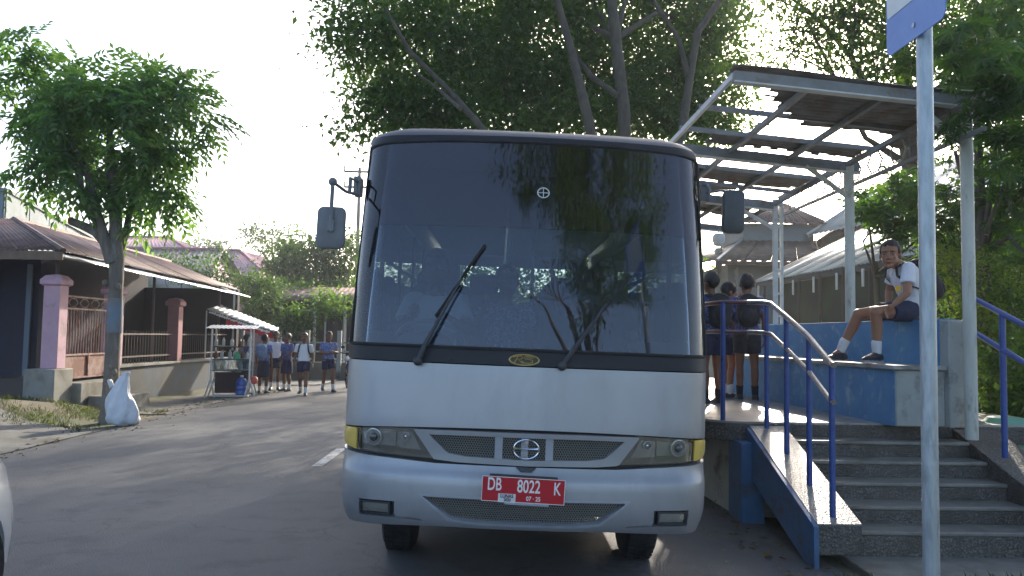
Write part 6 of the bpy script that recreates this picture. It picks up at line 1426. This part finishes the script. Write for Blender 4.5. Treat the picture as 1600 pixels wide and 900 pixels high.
b = MB(local=True); b.loft([[V((w*math.cos(a), y, z+h*math.sin(a))) for a in [2*math.pi*k/12 for k in range(12)]] for y, z, w, h in ((-.50,.72,.06,.12),(-.42,.66,.17,.22),(-.30,.58,.19,.22),(-.15,.48,.13,.14),(.15,.52,.12,.14),(.45,.64,.12,.13),(.78,.76,.04,.04))]); b.build('fairing', M('dark_blue_fairing', (.03,.04,.08), r=.25, coat=.6), mc, smooth=60)
b = MB(local=True); b.loft([[V((w*math.cos(a), y, z+.05*math.sin(a))) for a in [2*math.pi*k/10 for k in range(10)]] for y, z, w in ((-.10,.72,.08),(.1,.76,.13),(.5,.80,.12),(.7,.84,.05))]); b.build('seat', blackm, mc, smooth=60)
b = MB(local=True); b.tube([(-.33,-.30,1.0),(-.15,-.42,.96),(.15,-.42,.96),(.33,-.30,1.0)], .014, 6); b.build('handlebar', blackm, mc)
b = MB(local=True); b.ell((0,-.48,.86), (.09,.07,.08)); b.build('headlamp', lampback, mc)
for s in (-1, 1): b = MB(local=True); b.tube([(s*.2,-.4,.97),(s*.26,-.42,1.12)], .006, 5); b.ell((s*.28,-.42,1.15), (.055,.015,.04)); b.build('mirror', blackm, mc)

# white hatchback whose front right corner enters at the lower left
wp = M('white_car_paint', (.66,.69,.70), (.62,.65,.66), s=2, r=.25, coat=1.0)
cx = -3.33
car = thing('parked_car', 'white car whose rounded front corner and wheel enter the lower left edge', 'car', (cx,2.6,hz(-3.5)))
st = [ # y, half width low, half width belt, z bottom, z belt/hood, roof half width, roof z
 (2.02,.45,.40,.30,.62,.36,.66),(1.98,.58,.54,.22,.68,.48,.72),(1.88,.70,.66,.20,.74,.58,.79),(1.72,.78,.75,.20,.80,.64,.86),(1.45,.82,.80,.20,.86,.66,.93),(1.05,.83,.82,.20,.90,.68,.99),(.75,.83,.82,.20,.92,.66,1.06),(.15,.83,.82,.20,.93,.58,1.42),(-.3,.83,.82,.20,.94,.57,1.50),(-1.0,.83,.82,.20,.96,.56,1.50),(-1.5,.82,.81,.22,.98,.53,1.42),(-1.85,.78,.76,.24,.98,.50,1.10),(-1.98,.68,.66,.28,.90,.48,.95)]
rings = []
for y, wl, wb, z0, zb_, wr, zr in st:
    half = [(wl*.80,z0),(wl,z0+.07),(wl+.012,z0+.22),(wl+.012,(z0+zb_)/2+.05),(wb,zb_-.04),(wb*.96,zb_),(wr+(wb-wr)*.5,zb_+(zr-zb_)*.55),(wr,zr-.03),(wr*.8,zr),(0,zr+.015)]
    rings.append([V((a, y, z)) for a, z in half]+[V((-a, y, z)) for a, z in half[::-1][1:]])
b = MB(local=True); b.loft(rings); body = b.build('body', wp, car, smooth=50)
for sx in (-1, 1):
    for y in (1.34,-1.30):
        c_ = MB(local=True); c_.lathe((sx*.75,y,.30), [(.335,-.22),(.335,.22)], 32, 'X'); co = c_.build('arch_cut', wp, car); bo = body.modifiers.new('c', 'BOOLEAN'); bo.object = co; bo.solver = 'EXACT'
bpy.context.view_layer.update(); me2 = bpy.data.meshes.new_from_object(body.evaluated_get(bpy.context.evaluated_depsgraph_get())); body.modifiers.clear(); body.data = me2; me2.set_sharp_from_angle(angle=R(50))
for o in [o for o in car.children if o.name.startswith('arch_cut')]: bpy.data.objects.remove(o)
for sx in (-1, 1):
    for y in (1.34,-1.30):
        b = MB(local=True); b.lathe((sx*.74,y,.295), [(.18,-.09),(.27,-.095),(.292,-.07),(.295,0),(.292,.07),(.27,.095),(.18,.09)], 32, 'X'); w = b.build('wheel', rubber, car, smooth=40)
        b = MB(local=True); b.lathe((sx*.74,y,.295), [(.18,-.085),(.16,-.03),(.05,-.02),(.05,.02),(.16,.03),(.18,.085)], 24, 'X')
        for k in range(5): a = 2*math.pi*k/5; b.bar((sx*.81,y,.295),(sx*.81,y+.17*math.cos(a),.295+.17*math.sin(a)), .03, .045, up=(1,0,0))
        b.build('rim', silver_dull, w); b = MB(local=True); b.lathe((sx*.70,y,.30), [(.325,-.14),(.325,.06)], 24, 'X'); b.build('wheel_liner', blackm, car)
glz = M('dark_car_glass', (.02,.025,.03), r=.06, coat=1)
def carq(name, pts, m): b = MB(local=True); b.add(pts, [tuple(range(len(pts)))]); o = b.build(name, m, car, smooth=0); s_ = o.modifiers.new('t', 'SOLIDIFY'); s_.thickness = .012; return o
carq('windscreen', [(-.60,.74,1.02),(.60,.74,1.02),(.52,.17,1.40),(-.52,.17,1.40)], glz)
for s in (-1, 1):
    carq('side_window', [(s*.79,.60,1.0),(s*.60,.12,1.38),(s*.585,-.32,1.44),(s*.80,-.32,1.0)], glz); carq('side_window', [(s*.80,-.38,1.0),(s*.585,-.38,1.44),(s*.575,-1.0,1.44),(s*.80,-1.0,1.0)], glz)
    b = MB(local=True); b.ell((s*.52,1.86,.64), (.11,.07,.04), 14, 8); b.build('headlight', lampback, car)
    b = MB(local=True); b.ell((s*.90,.62,1.02), (.09,.05,.06), 12, 8); b.build('side_mirror', wp, car)
carq('rear_window', [(-.48,-1.60,1.38),(.48,-1.60,1.38),(.50,-1.83,1.10),(-.50,-1.83,1.10)], glz)
b = MB(local=True); b.box((0,2.01,.38),(.7,.04,.14)); b.build('lower_grille', blackm, car, bevel=.01); b = MB(local=True); b.box((0,2.03,.60),(.5,.02,.05)); b.build('upper_grille', chrome, car)
